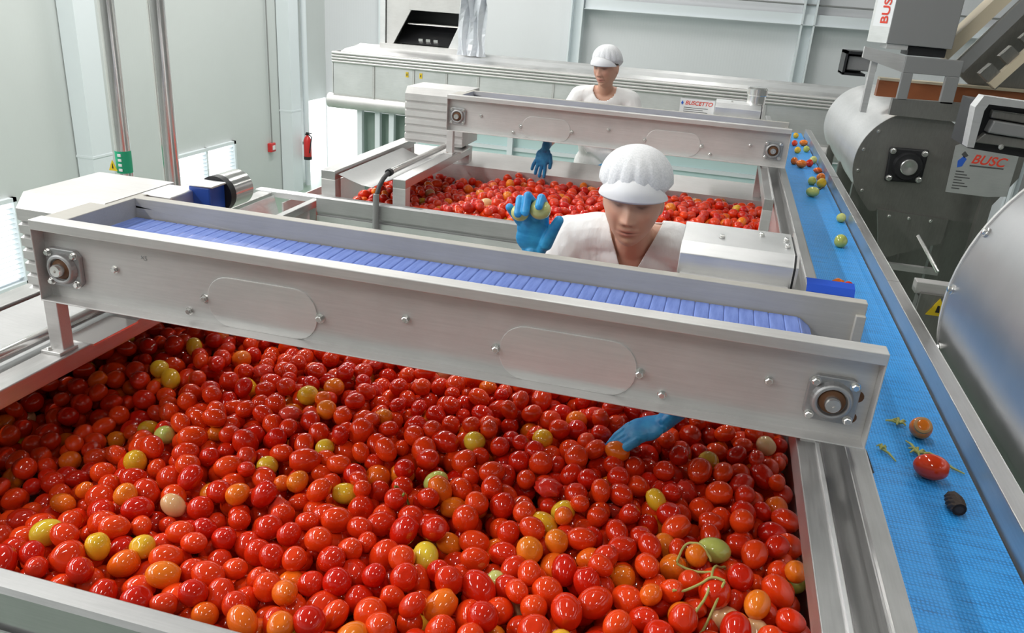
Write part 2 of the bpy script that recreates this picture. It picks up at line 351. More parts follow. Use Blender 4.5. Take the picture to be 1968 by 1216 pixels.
def conveyor(Y, lab, hx0, hzb, mark):
    t = thing('reject_conveyor', (-.6, Y+.17, ZB), lab, 'conveyor')
    W = Y+.038
    p = MB().box(XL, XR, Y, Y+.046, ZT-.026, ZT).box(XL+.003, XR-.003, W, W+.005, ZB, ZT-.02).box(XL, XR, Y, W+.005, ZB, ZB+.004)
    p.box(XL, XL+.004, Y+.001, W+.004, ZB+.002, ZT-.02).box(XR-.004, XR, Y+.001, W+.004, ZB+.002, ZT-.02)
    p = p.build('side_plate', 'steel', t, bevel=.0035)
    bk = MB().box(-1.58, XR, Y+.300, Y+.332, ZT-.03, ZT).box(-1.58, XR, Y+.300, Y+.306, ZB, ZT-.02).box(-1.58, XR, Y+.3, Y+.335, ZB, ZB+.004).box(XR-.022, XR, Y+.285, Y+.302, ZB+.02, ZT-.028)
    bk.build('side_plate', 'steel_matte', t, bevel=.0035)
    MB().box(-1.582, -1.574, Y+.04, Y+.302, ZT-.09, ZT).box(XL+.004, -1.576, Y+.04, Y+.36, ZT-.006, ZT-.002).build('end_plate', 'steel_matte', t, bevel=.002)
    MB().box(-1.5, .28, Y+.05, Y+.29, ZB+.03, ZB+.036).build('return_tray', 'steel', t)
    # slatted belt: flat run, then round the end roller
    x = -1.56
    while x < .262: share('belt_slat', SLAT, 'slat_blue', (x, Y+.171, ZT-.057), t); x += .0345
    x -= .0345
    for k in range(1, 6):
        a = k*.60; r = .055
        share('belt_slat', SLAT, 'slat_blue', (x+r*math.sin(a), Y+.171, ZT-.057-r+r*math.cos(a)), t, (0, a, 0))
    MB().cyl((x, Y+.05, ZT-.112), (x, Y+.295, ZT-.112), .049, n=24).build('end_roller', 'steel', t, smooth=True)
    flange_bearing(t, -1.588, W, -.744, 'rust', False); flange_bearing(t, .315, W, -.746, 'rust', True)
    for x0, x1, pol in ((-1.172, -.872, .0), (-.41, -.094, 1.)):
        zc, h, r = -.766, .066, .06; pts = []
        for cx, cz, a0 in ((x1-r, zc+h-r, 0), (x0+r, zc+h-r, 90), (x0+r, zc-h+r, 180), (x1-r, zc-h+r, 270)):
            pts += [(cx+r*math.cos(math.radians(a0+q*15)), cz+r*math.sin(math.radians(a0+q*15))) for q in range(7)]
        c = MB().prism(pts, W-.0035, W+.001, 'y').build('access_cover', 'steel_cover', t, bevel=.0008)
        for bx in (x0-.008, x1+.008):
            MB().lathe((bx, W-.0005, zc), (0, -1, 0), [(0, .013), (.002, .013)], 16).build('washer', 'bolt', c)
            share('bolt', BOLT, 'bolt', (bx, W-.002, zc), c)
    for bx, bz in ((-1.439, -.728), (-1.229, -.808), (-.642, -.730), (-.031, -.808), (.186, -.731)): share('bolt', BOLT, 'bolt', (bx, W, bz), t)
    if mark:
        lettering('\u00d75', .018, 'cast', (-1.36, W-.0001, -.69), t, (math.pi/2, .12, 0), name='scribed_mark')
        for bx, bz, r in ((.365, -.735, .014), (.352, -.765, .016), (.362, -.785, .013)):
            MB().lathe((bx, W, bz), (0, -1, 0), [(0, r), (.0012, r*.9), (.002, r*.5)], 14).build('residue_spot', 'rust', t, label='brown dried residue spot')
    # ribbed drive housing and motor at the left end
    y0, y1 = Y+.177, Y+.51; pr = [(y1, hzb), (y1, ZT), (y0+.035, ZT), (y0, ZT-.04)]; n = 6; dz = (ZT-.05-hzb)/n
    for i in range(n):
        z = ZT-.05-i*dz; pr += [(y0, z), (y0, z-dz*.62), (y0+.012, z-dz*.78), (y0+.012, z-dz*.86)]
    pr += [(y0, hzb)]
    h = MB().prism(pr[::-1], hx0, -1.6, 'x').build('drive_housing', 'steel', t)
    pl = [(hx0-.0, ZT-.002), (hx0, ZT-.04)]
    for i in range(n):
        z = ZT-.05-i*dz; pl += [(hx0-.012, z), (hx0-.012, z-dz*.6), (hx0, z-dz*.78), (hx0, z-dz*.88)]
    pl += [(hx0, hzb), (hx0+.02, hzb), (hx0+.02, ZT-.002)]
    MB().prism(pl, y0+.036, y1, 'y').build('ribbed_side', 'steel', h)
    if mark:
        MB().box(-1.62, -1.5, Y+.36, y1-.02, ZT-.045, ZT-.002).build('gearbox_cover', 'steel_pale', t, bevel=.004)
        mt = MB().cyl((-1.475, Y+.56, ZT-.028), (-1.475, Y+.66, ZT-.028), .056, n=32).build('drive_motor', 'steel_bright', t, smooth=True)
        MB().cyl((-1.475, Y+.535, ZT-.028), (-1.475, Y+.562, ZT-.028), .057, n=32).build('motor_flange', 'black', mt, smooth=True)
        MB().box(-1.515, -1.44, Y+.46, Y+.537, ZT-.07, ZT+.012).build('motor_body', 'blue_motor', mt, bevel=.006)
        MB().box(-1.525, -1.43, Y+.457, Y+.53, ZT+.011, ZT+.017).build('terminal_lid', 'steel_pale', mt, bevel=.002)
    # drive cover at the right end, behind the back plate
    MB().prism([(Y+.357, -.72), (Y+.357, -.572), (Y+.387, -.547), (Y+.575, -.545), (Y+.575, -.72)], -.047, .226, 'x').build('drive_cover', 'steel_pale', t, bevel=.002)
    MB().prism([(Y+.352, -.72), (Y+.352, -.570), (Y+.384, -.543), (Y+.58, -.541), (Y+.58, -.72)], .231, .236, 'x').build('cover_end_plate', 'steel', t)
    MB().prism([(Y+.36, -.72), (Y+.36, -.575), (Y+.39, -.55), (Y+.57, -.55), (Y+.57, -.72)], .226, .231, 'x').build('slot_shade', 'black', t)  # black filler standing in for the shaded slot at the cover end
    for bx, by in ((.05, Y+.45), (.15, Y+.52), (.21, Y+.50), (.21, Y+.44)): share('bolt', BOLT_S, 'bolt', (bx, by, -.545), t, (-math.pi/2, 0, 0))
    MB().box(-.04, .22, Y+.33, Y+.36, -.72, -.62).build('cover_bracket', 'steel', t)
    # feet of the conveyor on the table beams
    l = MB().box(-1.648, -1.606, Y+.002, Y+.04, -.975, ZB).build('leg', 'steel', t, bevel=.002)
    MB().box(-1.66, -1.598, Y-.02, Y+.045, -.981, -.972).build('foot_plate', 'steel', l, bevel=.002); share('bolt', BOLT_S, 'bolt', (-1.64, Y-.01, -.972), l, (-math.pi/2, 0, 0))
    MB().box(-1.648, -1.606, Y+.29, Y+.33, -.98, ZB).build('leg', 'steel', t, bevel=.002)
    MB().box(.27, .31, Y+.01, Y+.05, -.845, ZB).build('leg', 'steel', t); MB().box(.27, .31, Y+.28, Y+.32, -.845, ZB).build('leg', 'steel', t)
    return t
Y1, Y2 = 1.593, 4.816
conveyor(Y1, 'stainless reject conveyor with blue slats in front of the worker holding yellow tomatoes', -1.87, -.895, True)
c2 = conveyor(Y2, 'stainless reject conveyor crossing in front of the worker in the round-neck shirt', -2.0, -.965, False)
MB().lathe((.19, Y2+.48, -.545), (0, 0, 1), [(0, .055), (.05, .055), (.055, .062), (.09, .062), (.10, .05)], 24).build('top_motor', 'steel_bright', c2, smooth=True)
sg = MB().box(-.265, -.052, Y2+.48, Y2+.484, -.66, -.552).build('nameplate', 'white_plate', c2)
lettering('BUSCETTO', .034, 'red_print', (-.235, Y2+.4795, -.588), sg, shear=.25); 
MB().prism([(-.26, -.58), (-.252, -.592), (-.244, -.58), (-.252, -.565)], Y2+.478, Y2+.4798, 'y').build('emblem', 'blue_print', sg)
for i in range(4): MB().box(-.24, -.09-.03*(i % 2), Y2+.479, Y2+.4799, -.607-.012*i, -.604-.012*i).build('print_line', 'dark_print', sg)
fl = MB().sheet([(1.936, -.66), (1.94, -.62), (1.95, -.606), (1.975, -.600), (1.99, -.605)], .262, .372, 'x', .003).build('curtain_strip', 'flap_blue', base=(.31, 1.94, -.66)); tag(fl, 'blue plastic curtain strip at the discharge end of the slatted conveyor', 'strip')

# ------------------------------------------------------------------ sorting tables (beams, trays, sheet covers)
def table(Y, fy, by, lab, xo, ap):
    t = thing('sorting_table', (-.7, (fy+by)/2, GZ), lab, 'sorting table')
    ye = by+.1
    MB().box(-1.66, -1.585, fy, ye, -1.03, -.98).build('left_beam', 'steel_y', t, bevel=.003)
    MB().box(xo-.085, xo, fy, ye, -1.03, -.98).build('outer_beam', 'steel_y', t, bevel=.003)
    for x0, x1 in ((-1.66, -1.585), (xo-.085, xo)):
        MB().box(x0, x1, fy, fy+.07, -1.14, -1.029).build('upright', 'steel', t, bevel=.003); MB().box(x0, x1, ye-.07, ye, -1.14, -1.029).build('upright', 'steel', t, bevel=.003)
    MB().box(.262, .308, fy, ye, -.90, -.845).build('right_beam', 'steel_y', t, bevel=.002)
    for y in (fy, ye-.05): MB().box(.262, .308, y, y+.045, -1.36, -.899).build('upright', 'steel', t, bevel=.002)
    MB().box(.300, .306, fy, ye, -.846, -.838).build('edge_bead', 'steel_pale', t)
    # tray
    xl = xo-.085
    if fy < 2: MB().box(xl+.01, xl+.02, fy, ye, -1.40, -1.0).build('side_panel', 'steel', t)  # panel added to keep light from the left out of the tray
    MB().prism([(fy, -1.13), (fy-.012, -1.118), (fy-.055, -1.115), (fy-.062, -1.125), (fy-.062, -1.20), (fy-.05, -1.215), (fy-.05, -1.40), (fy, -1.40)], xl, .36, 'x').build('front_wall', 'steel_gray', t)
    MB().box(xl, .36, fy-.0625, fy-.058, -1.33, -1.225).build('front_panel', 'steel_pale', t)
    MB().sheet([(by, -1.40), (by, -1.098), (by+ap, -1.05), (by+ap+.01, -1.09)], xl, .355, 'x', .004).build('back_apron', 'steel', t)
    MB().box(.352, .36, fy, by, -1.40, -.93).build('right_wall', 'steel', t)
    MB().box(xl-.25, xl-.24, fy, by, -1.40, -1.2).build('left_wall', 'steel', t)
    MB().box(xl-.25, .36, fy-.05, by, -1.41, -1.40).build('tray_floor', 'steel', t)
    # sagging sheet cover over the infeed, pipe beside it
    sh = [(xo+.01, -1.0), (xo+.08, -1.025), (xo+.15, -1.045), (xo+.21, -1.05), (-1.73, -1.015), (-1.665, -.99)]
    if fy < 2: sh = [(a, -.988-(-.988-b)*.2) for a, b in sh]
    MB().sheet(sh, fy+.02, Y+.12 if fy > 2 else ye-.04, 'y', .002).build('sheet_cover', 'steel_gray', t, smooth=50)
    MB().cyl((-1.705, fy+.06, -.962), (-1.705, ye-.1, -.962), .017, n=20).build('side_pipe', 'steel_bright', t, smooth=True)
    hs = MB().tube([(-1.705, fy+.09, -.962), (-1.705, fy+.03, -.965), (-1.708, fy-.02, -.985), (-1.715, fy-.055, -1.02), (-1.72, fy-.075, -1.06)], .0125, 12).build('hose', 'rubber', t, smooth=True)
    MB().cyl((-1.705, fy+.045, -.963), (-1.705, fy+.075, -.962), .0205, n=16).build('hose_clamp', 'black', hs)
    MB().cyl((-1.72, fy-.082, -1.055), (-1.73, fy-.085, -1.6), .0165, n=14).build('down_pipe', 'gray_paint', t, smooth=True)
    MB().box(-1.67, -1.57, Y+.07, Y+.25, -.982, -.976).build('clamp_plate', 'steel_bright', t)
    for x in (xl+.05, -.85, .30):
        for y in (fy+.05, by-.05): MB().box(x-.03, x+.03, y-.03, y+.03, GZ, -1.405).build('leg', 'steel', t)
    MB().box(xl, .36, fy-.04, fy-.02, -1.62, -1.50).build('cross_rail', 'steel', t)
    for i in range(4): share('bolt', BOLT, 'bolt', (-1.2+.35*i, fy-.0625, -1.3), t)
    return t
F1, B1, F2, B2 = 1.0, 2.33, 3.985, 5.08
table(Y1, F1, B1, 'long stainless tray table of tomatoes in front of the worker holding yellow tomatoes', -2.0, .025)
table(Y2, F2, B2, 'stainless tray table of tomatoes behind the worker holding yellow tomatoes', -2.0, .27)
# raised walkways the two sorters stand on
def walkway(y0, y1, lab):
    t = thing('walkway', (-.65, (y0+y1)/2, GZ), lab, 'platform')
    MB().box(-1.6, .2, y0, y1, -1.94, -1.9).build('deck', 'steel', t)
    for x in (-1.55, .15):
        for y in (y0+.05, y1-.05): MB().box(x-.03, x+.03, y-.03, y+.03, GZ, -1.94).build('leg', 'steel', t)
walkway(2.46, 3.8, 'steel walkway under the feet of the worker holding yellow tomatoes'); walkway(5.45, 6.7, 'steel walkway under the feet of the worker in the round-neck shirt')

# small hopper frame between the tables, left
t = thing('hopper_frame', (-2.35, 4.0, GZ), 'small open steel hopper frame beside the outer post of the sheet-covered table', 'frame')
MB().box(-2.52, -2.11, 4.02, 4.08, -1.185, -1.15).build('top_rail', 'steel_pale', t, bevel=.003)
MB().box(-2.50, -2.42, 3.3, 4.03, -1.19, -1.16).build('side_rail', 'steel_y', t, bevel=.003); MB().box(-2.16, -2.12, 3.3, 4.03, -1.20, -1.16).build('side_rail', 'steel_y', t, bevel=.003)
MB().sheet([(-2.40, -1.17), (-2.34, -1.4), (-2.2, -1.4), (-2.16, -1.19)], 3.4, 4.01, 'y', .003).build('chute', 'steel_pale', t)
for x in (-2.48, -2.14):
    for y in (3.34, 4.0): MB().box(x-.02, x+.02, y-.02, y+.02, GZ, -1.19).build('leg', 'steel', t)

# ------------------------------------------------------------------ blue reject belt
t = thing('belt_conveyor', (.57, 4.0, GZ), 'long bright blue woven belt conveyor running beside the sorting tables', 'conveyor')
MB().box(.416, .709, .3, 7.65, -1.012, -1.0).build('belt', 'belt_blue', t)
MB().box(.370, .413, .3, 7.5, -1.06, -.858).build('left_rail', 'steel_y', t, bevel=.006)
MB().sheet([(.309, -.852), (.318, -.905), (.34, -.925), (.362, -.905), (.371, -.862)], .3, 7.5, 'y', .003).build('gutter', 'steel_y', t, smooth=60)
MB().box(.716, .720, .3, 7.45, -1.06, -.937).box(.716, .762, .3, 7.45, -.940, -.935).box(.757, .762, .3, 7.45, -1.06, -.935).build('right_rail', 'steel_y', t, bevel=.002)
MB().box(.709, .716, .3, 7.45, -1.05, -1.006).build('belt_gap_shade', 'rubber', t)  # dark strip standing in for the shaded gap along the belt edge
MB().box(.40, .72, .3, 7.5, -1.08, -1.06).build('bed', 'steel', t)
MB().cyl((.41, 7.64, -1.05), (.712, 7.64, -1.05), .048, n=20).build('end_roller', 'steel', t, smooth=True)
for y in (.6, 2.4, 4.2, 6.0, 7.3):
    for x in (.42, .70): MB().box(x-.02, x+.02, y-.02, y+.02, GZ, -1.075).build('leg', 'steel', t)
for y in (1.36, 3.2, 5.3): MB().box(.7165, .7625, y, y+.003, -.9365, -.9345).build('joint', 'steel_dark', t)

# ------------------------------------------------------------------ drum washers to the right of the belt
def arc(cx, cz, r, a0, a1, n): return [(cx+r*math.cos(math.radians(a0+(a1-a0)*i/n)), cz+r*math.sin(math.radians(a0+(a1-a0)*i/n))) for i in range(n+1)]
t = thing('drum_washer', (1.25, 6.6, GZ), 'steel drum machine with a dark round end plate and black square bearing', 'machine')
cx, cz, R = 1.21, -.865, .335
MB().prism(arc(cx, cz, R, 0, 359, 60), 5.57, 7.6, 'y').build('drum_shell', 'steel_pale', t, smooth=30)
MB().prism(arc(cx, cz, R+.008, 35, 215, 40)+[(cx-.19, -1.17), (cx+.45, -1.17), (cx+.62, -.86), (cx+.62, -.6)], 5.55, 5.566, 'y').build('end_plate', 'steel_dark', t)  # dark tone puts the dim surroundings this face mirrors into the colour
MB().prism([(cx-.14, -1.15), (1.50, -1.165), (1.50, -1.32), (cx-.06, -1.48)], 5.53, 5.549, 'y').build('discharge_plate', 'steel_dark', t)
b = MB().prism([(1.055, -.75), (1.285, -.745), (1.285, -.955), (1.07, -.965)], 5.52, 5.55, 'y').build('flange_bearing', 'black', t, bevel=.01)
MB().lathe((1.182, 5.52, -.855), (0, -1, 0), [(0, .09), (.03, .08), (.03, .06)], 28).build('bearing_ring', 'black', b, smooth=True)
MB().lathe((1.182, 5.52, -.855), (0, -1, 0), [(0, .05), (.05, .05), (.054, .046), (.054, .02), (.05, .005)], 28).build('shaft', 'bolt', b, smooth=True)
for x, z in ((1.077, -.770), (1.263, -.768), (1.09, -.94), (1.265, -.932)): share('bolt', BOLT_L, 'bolt', (x, 5.52, z), b)
for a in (140, 165, 190, 215): share('bolt', BOLT_S, 'bolt', (cx+R*.93*math.cos(math.radians(a)), 5.55, cz+R*.93*math.sin(math.radians(a))), t, None, (1.6, 1.6, 1.6))
for x in (1.15, 1.27, 1.40): share('bolt', BOLT_S, 'bolt', (x, 5.53, -1.185), t, None, (1.6, 1.6, 1.6))
for y in (5.59, 6.4, 7.2):
    for x in (.93, 1.5): MB().box(x-.03, x+.03, y, y+.06, GZ, cz-.15).build('leg', 'steel_dark', t)
MB().box(.96, 2.0, 6.7, 6.72, -3.2, -1.1).build('dark_backing', 'steel_dark', t)  # dark sheet added over the bright background, for the void's shade
MB().box(1.15, 1.52, 5.50, 5.54, -1.53, -1.49).build('support_beam', 'steel', t)
MB().cyl((1.33, 5.45, -1.27), (1.46, 5.3, -1.45), .012, n=10).build('stay_rod', 'steel_bright', t)
# bracket frame above the drum
MB().prism([(1.0, -.553), (1.64, -.56), (1.64, -.44), (1.0, -.455)], 5.50, 5.56, 'y').build('bracket_base', 'steel_dark', t)
MB().box(1.02, 1.08, 5.50, 5.54, -.46, -.30).build('bracket_post', 'gray_paint', t, bevel=.003); MB().box(1.265, 1.34, 5.50, 5.54, -.46, -.30).build('bracket_post', 'gray_paint', t, bevel=.003); MB().box(1.02, 1.34, 5.5, 5.54, -.30, -.205).build('bracket_top', 'gray_paint', t, bevel=.003)
MB().prism([(1.02, -.205), (1.02, -.30), (.78, -.235), (.78, -.17)], 5.54, 5.58, 'y').build('bracket_arm', 'steel', t)
MB().box(.84, .875, 5.56, 5.62, -.56, -.20).build('arm_post', 'steel', t)
# control box over the drum
t = thing('control_box', (1.06, 5.7, -.205), 'grey steel cabinet with a white label of upright red letters', 'cabinet')
MB().prism([(.893, -.142), (1.262, -.148), (1.262, .40), (.893, .40)], 5.52, 5.80, 'y').build('front_panel', 'gray_paint', t, bevel=.004)
MB().prism([(.893, 5.525), (.893, 5.80), (.83, 5.86), (.80, 5.66)], -.142, .40, 'z').build('side_panel', 'steel_pale', t)
MB().box(.90, 1.02, 5.53, 5.78, -.172, -.142).build('hinge_plate', 'steel', t); MB().box(1.03, 1.24, 5.55, 5.78, -.20, -.15).build('foot_mount', 'black', t)
lb = MB().prism([(.893, 5.522), (.893, 5.5235), (.812, 5.645), (.811, 5.643)], -.05, .39, 'z').build('label_plate', 'white_plate', t)
tm = share('lettering', text_mesh('BUSCETTO', .085, .0006), 'red_print', (.872, 5.548, -.035), lb)
ax = Vector((0, 0, 1)); sd = Vector((.893-.812, 5.522-5.645, 0)).normalized(); tm.matrix_local = Matrix.Translation(Vector((.874, 5.545, -.035))-ORG[lb.name]) @ Matrix((ax, -sd, ax.cross(-sd))).transposed().to_4x4()
# side motor hanging on the bracket
t = thing('side_motor', (.79, 5.9, -.36), 'small black open motor housing beside the drum bracket', 'motor')
MB().box(.72, .735, 5.86, 6.1, -.36, -.215).box(.72, .865, 5.86, 6.1, -.232, -.215).box(.72, .865, 5.86, 6.1, -.365, -.35).box(.72, .865, 6.09, 6.1, -.36, -.22).build('housing', 'black', t)
MB().box(.745, .93, 5.89, 6.05, -.335, -.245).build('motor_block', 'gray_paint', t, bevel=.008)
# inclined elevator rising to the right
t = thing('inclined_elevator', (1.5, 6.0, GZ), 'inclined steel elevator rising behind the cabinet with dark inside', 'elevator')
def incl(x0, z0, x1, z1, h, y0, y1, name, m_):
    d = Vector((x1-x0, z1-z0)).normalized(); n_ = Vector((d.y, -d.x))*h
    return MB().prism([(x0, z0), (x1, z1), (x1+n_.x, z1+n_.y), (x0+n_.x, z0+n_.y)], y0, y1, 'y').build(name, m_, t)
incl(1.32, -.24, 1.95, .68, .07, 5.62, 5.68, 'side_rail', 'gray_paint'); incl(1.23, -.17, 1.83, .66, .075, 5.68, 5.9, 'top_cover', 'cream')
incl(1.41, -.27, 2.1, .70, .45, 6.1, 6.14, 'inner_panel', 'steel_dark')
for k in range(6): incl(1.50+.085*k, -.28+.11*k, 1.55+.085*k, -.215+.11*k, .14, 5.72+.01*k, 5.80, 'flight', 'steel_dark')
incl(1.56, -.33, 2.12, .46, .05, 5.70, 5.76, 'inner_rail', 'cream')
MB().box(.98, 2.4, 6.0, 6.08, -.49, -.385).build('timber_beam', 'timber', t)
MB().box(.98, 2.4, 5.98, 6.09, -.385, -.37).build('beam_cap', 'cream', t)
for x in (1.62, 2.2): MB().box(x, x+.06, 6.0, 6.08, GZ, -.47).build('leg', 'steel_dark', t)
# nameplate stand in front of the drum
t = thing('nameplate_panel', (1.52, 5.32, GZ), 'tilted metal data plate with red lettering and a blue and black emblem', 'nameplate')
pl = MB().prism([(1.372, -.675), (1.40, -.66), (1.72, -.70), (1.72, -.94), (1.62, -.955), (1.385, -.952)], 5.32, 5.326, 'y').build('plate', 'steel_pale', t)
lettering('BUSC', .075, 'red_print', (1.475, 5.319, -.765), pl, (math.pi/2, .03, 0), .3)
MB().prism([(1.405, -.76), (1.43, -.73), (1.45, -.745), (1.435, -.79), (1.41, -.80)], 5.318, 5.3195, 'y').build('emblem', 'blue_print', pl); MB().prism([(1.43, -.70), (1.455, -.725), (1.435, -.74), (1.415, -.72)], 5.318, 5.3195, 'y').build('emblem', 'dark_print', pl)
MB().box(1.475, 1.66, 5.3185, 5.3195, -.785, -.777).build('print_line', 'dark_print', pl)
for i in range(7): MB().box(1.41, 1.455+.02*(i % 3), 5.3185, 5.3195, -.825-.017*i, -.819-.017*i).build('print_line', 'dark_print', pl)
MB().box(1.60, 1.66, 5.33, 5.39, GZ, -.80).build('stand', 'steel_dark', t)
# second drum, nearer, on its own legs
t = thing('drum_cover', (1.41, 1.8, GZ), 'large smooth rounded steel drum cover beside the blue belt', 'machine')
MB().prism(arc(1.425, -.835, .637, 0, 355, 96), .2, 2.70, 'y').build('drum_shell', 'steel_drum', t, smooth=30)
MB().prism(arc(1.425, -.835, .642, 0, 355, 96), 2.690, 2.704, 'y').build('end_ring', 'steel', t, smooth=30)
ST = MB().lathe((0, 0, 0), (0, 0, 1), [(0, .016), (.005, .016), (.006, .011), (.014, .010), (.016, .006)], 12).mesh('stud')
for a in (140, 157, 175, 193, 212):
    r = math.radians(a); share('stud', ST, 'bolt', (1.425+.637*math.cos(r), 2.665, -.835+.637*math.sin(r)), t, (0, math.pi/2-r, 0))
for y in (.4, 2.5):
    for x in (1.15, 1.75): MB().box(x-.03, x+.03, y-.03, y+.03, GZ, -1.3).build('leg', 'steel_dark', t)
sgn = MB().prism([(.935, -1.115), (1.02, -1.115), (.975, -1.04)], 3.40, 3.404, 'y').build('warning_sign', 'yellow_sign', base=(.975, 3.4, -1.115)); tag(sgn, 'yellow triangular warning sign on the dark frame below the drum cover', 'sign')
MB().prism([(.968, -1.10), (.984, -1.10), (.98, -1.07), (.972, -1.07)], 3.398, 3.3995, 'y').build('warning_mark', 'black', sgn)
t = thing('support_stand', (1.3, 3.6, GZ), 'dark steel stand between the two drums', 'stand')
MB().box(.90, 1.6, 3.405, 3.425, -1.6, -1.03).build('frame_plate', 'steel_dark', t)
for x in (.93, 1.55): MB().box(x-.03, x+.03, 3.43, 3.49, GZ, -1.05).build('leg', 'steel_dark', t)
MB().box(.88, 1.7, 3.43, 3.49, -1.04, -.99).build('top_beam', 'steel', t, bevel=.003)
# gear motor in a guard above the nearer drum
t = thing('guarded_motor', (1.1, 3.7, -.48), 'grey gear motor inside a black guard with a pale metal edge', 'motor')
MB().prism([(.955, -.30), (.975, -.255), (1.45, -.28), (1.45, -.30), (1.0, -.285), (.99, -.31), (.99, -.455), (.965, -.455)], 3.58, 3.66, 'y').build('guard_edge', 'steel_pale', t)
MB().prism([(.992, -.287), (1.45, -.31), (1.45, -.50), (.992, -.47)], 3.67, 3.95, 'y').build('guard', 'black', t)
MB().prism([(1.04, -.345), (1.45, -.375), (1.45, -.42), (1.03, -.395)], 3.60, 3.669, 'y').build('motor_block', 'gray_paint', t, bevel=.006)
MB().prism([(1.035, -.31), (1.45, -.33), (1.45, -.37), (1.035, -.34)], 3.63, 3.669, 'y').build('terminal_box', 'steel_dark', t, bevel=.004)
MB().prism([(1.03, -.40), (1.45, -.425), (1.45, -.455), (1.0, -.44)], 3.63, 3.669, 'y').build('motor_foot', 'steel_dark', t, bevel=.004)
MB().box(1.3, 1.38, 3.7, 3.9, GZ, -.49).build('stand', 'steel_dark', t)
share('bolt', BOLT, 'bolt', (1.10, 3.63, -.447), t)

# ------------------------------------------------------------------ flume behind the farther sorter
t = thing('water_flume', (-1.5, 8.6, GZ), 'long steel flume with ribbed rim running across behind the sorters', 'flume')
FX0, FX1 = -4.27, 1.9
xs = [FX0, -3.78, -3.31, -2.93, -2.57, -1.75, -1.2, -.4, .4, 1.2, FX1]
for a, b_ in zip(xs[:-1], xs[1:]):
    MB().box(a+.006, b_-.006, 8.5, 8.51, -1.2, -.865).build('panel', 'steel_pale', t)
    MB().box(b_-.012, b_+.012, 8.49, 8.515, -1.21, -.86).build('seam_strip', 'steel', t)
for k in range(4): MB().cyl((FX0, 8.485, -.762-.03*k), (FX1, 8.485, -.762-.03*k), .0145, n=10).build('rim_rib', 'steel', t, smooth=True)
MB().box(FX0, FX1, 8.49, 8.51, -.87, -.745).build('rim_plate', 'steel', t)
MB().sheet([(8.5, -.745), (8.6, -.72), (8.9, -.70), (9.0, -.68)], FX0+.1, FX1, 'x', .005).build('rim_top', 'steel_pale', t)
MB().box(FX0, FX1, 9.05, 9.06, -1.2, -.70).build('back_panel', 'steel_pale', t); MB().box(FX0, FX1, 8.5, 9.06, -1.22, -1.2).build('flume_floor', 'steel', t)
MB().box(FX0-.01, FX0, 8.5, 9.06, -1.2, -.75).build('end_panel', 'steel_pale', t)
MB().cyl((-4.345, 8.55, -1.285), (FX1, 8.55, -1.285), .082, n=24).build('lower_pipe', 'steel', t, smooth=True)
for x in (-3.99, -3.77, -3.60, -2.2, -.8, .6, 1.7): MB().box(x-.03, x+.03, 8.58, 8.64, GZ, -1.21).build('leg', 'frame_white', t)
MB().box(-3.3, FX1, 8.66, 8.67, -3.2, -1.4).build('skirt_panel', 'cyan_panel', t)
for z in (-1.62, -2.2): MB().box(-3.3, FX1, 8.63, 8.66, z-.02, z+.02).build('skirt_rail', 'frame_white', t)
MB().box(-4.0, -3.35, 8.7, 8.71, -3.2, -1.4).build('dark_green_panel', 'dark_green_panel', t)  # dark green-grey sheet behind the flume legs
for x in (-3.40, -3.24, 1.02): MB().box(x, x+.03, 8.494, 8.4995, -.95, -.895).build('sticker', 'yellow_sign', t); MB().box(x+.01, x+.02, 8.4925, 8.4938, -.935, -.91).build('sticker_mark', 'dark_print', t)
t = thing('inspection_hood', (-3.3, 9.0, -.70), 'steel hood with a dark slanted opening standing on the flume', 'machine')
MB().box(-3.87, -3.81, 8.88, 8.94, -.70, .25).build('post', 'steel_pale', t); MB().box(-2.83, -2.78, 8.88, 8.94, -.70, .25).build('post', 'steel_pale', t)
MB().box(-3.87, -2.82, 8.86, 8.95, -.715, -.64).build('sill', 'steel', t)
MB().box(-3.80, -2.84, 9.35, 9.37, -.70, .25).build('shade_back_plate', 'black', t)  # black puts the shade inside the hood into the colour
MB().box(-3.80, -2.84, 8.93, 9.36, .24, .26).build('roof_plate', 'steel_dark', t)
MB().box(-3.81, -3.80, 8.93, 9.36, -.69, .25).build('inner_side', 'steel_dark', t)
MB().prism([(-3.80, -.64), (-3.72, -.64), (-3.50, -.25), (-3.50, .25), (-3.80, .25)], 8.90, 8.92, 'y').build('side_plate', 'steel', t)
MB().prism([(-3.06, -.64), (-2.84, -.64), (-2.84, -.2), (-2.87, -.23)], 8.90, 8.92, 'y').build('side_plate', 'steel_pale', t)
MB().box(-3.52, -2.84, 8.86, 9.0, -.27, .25).build('hood_front', 'steel', t, bevel=.004)
MB().sheet([(8.95, -.63), (9.15, -.50), (9.3, -.42)], -3.70, -3.05, 'x', .006).build('screen_tray', 'black', t)  # blackened too, for the shade inside the hood
MB().cyl((-3.62, 9.1, -.42), (-2.9, 9.1, -.42), .012, n=8).build('spray_bar', 'steel_bright', t)
for i in range(3): MB().box(-3.45+.09*i, -3.40+.09*i, 8.99, 9.03, -.60, -.57).build('nozzle', 'steel_bright', t)
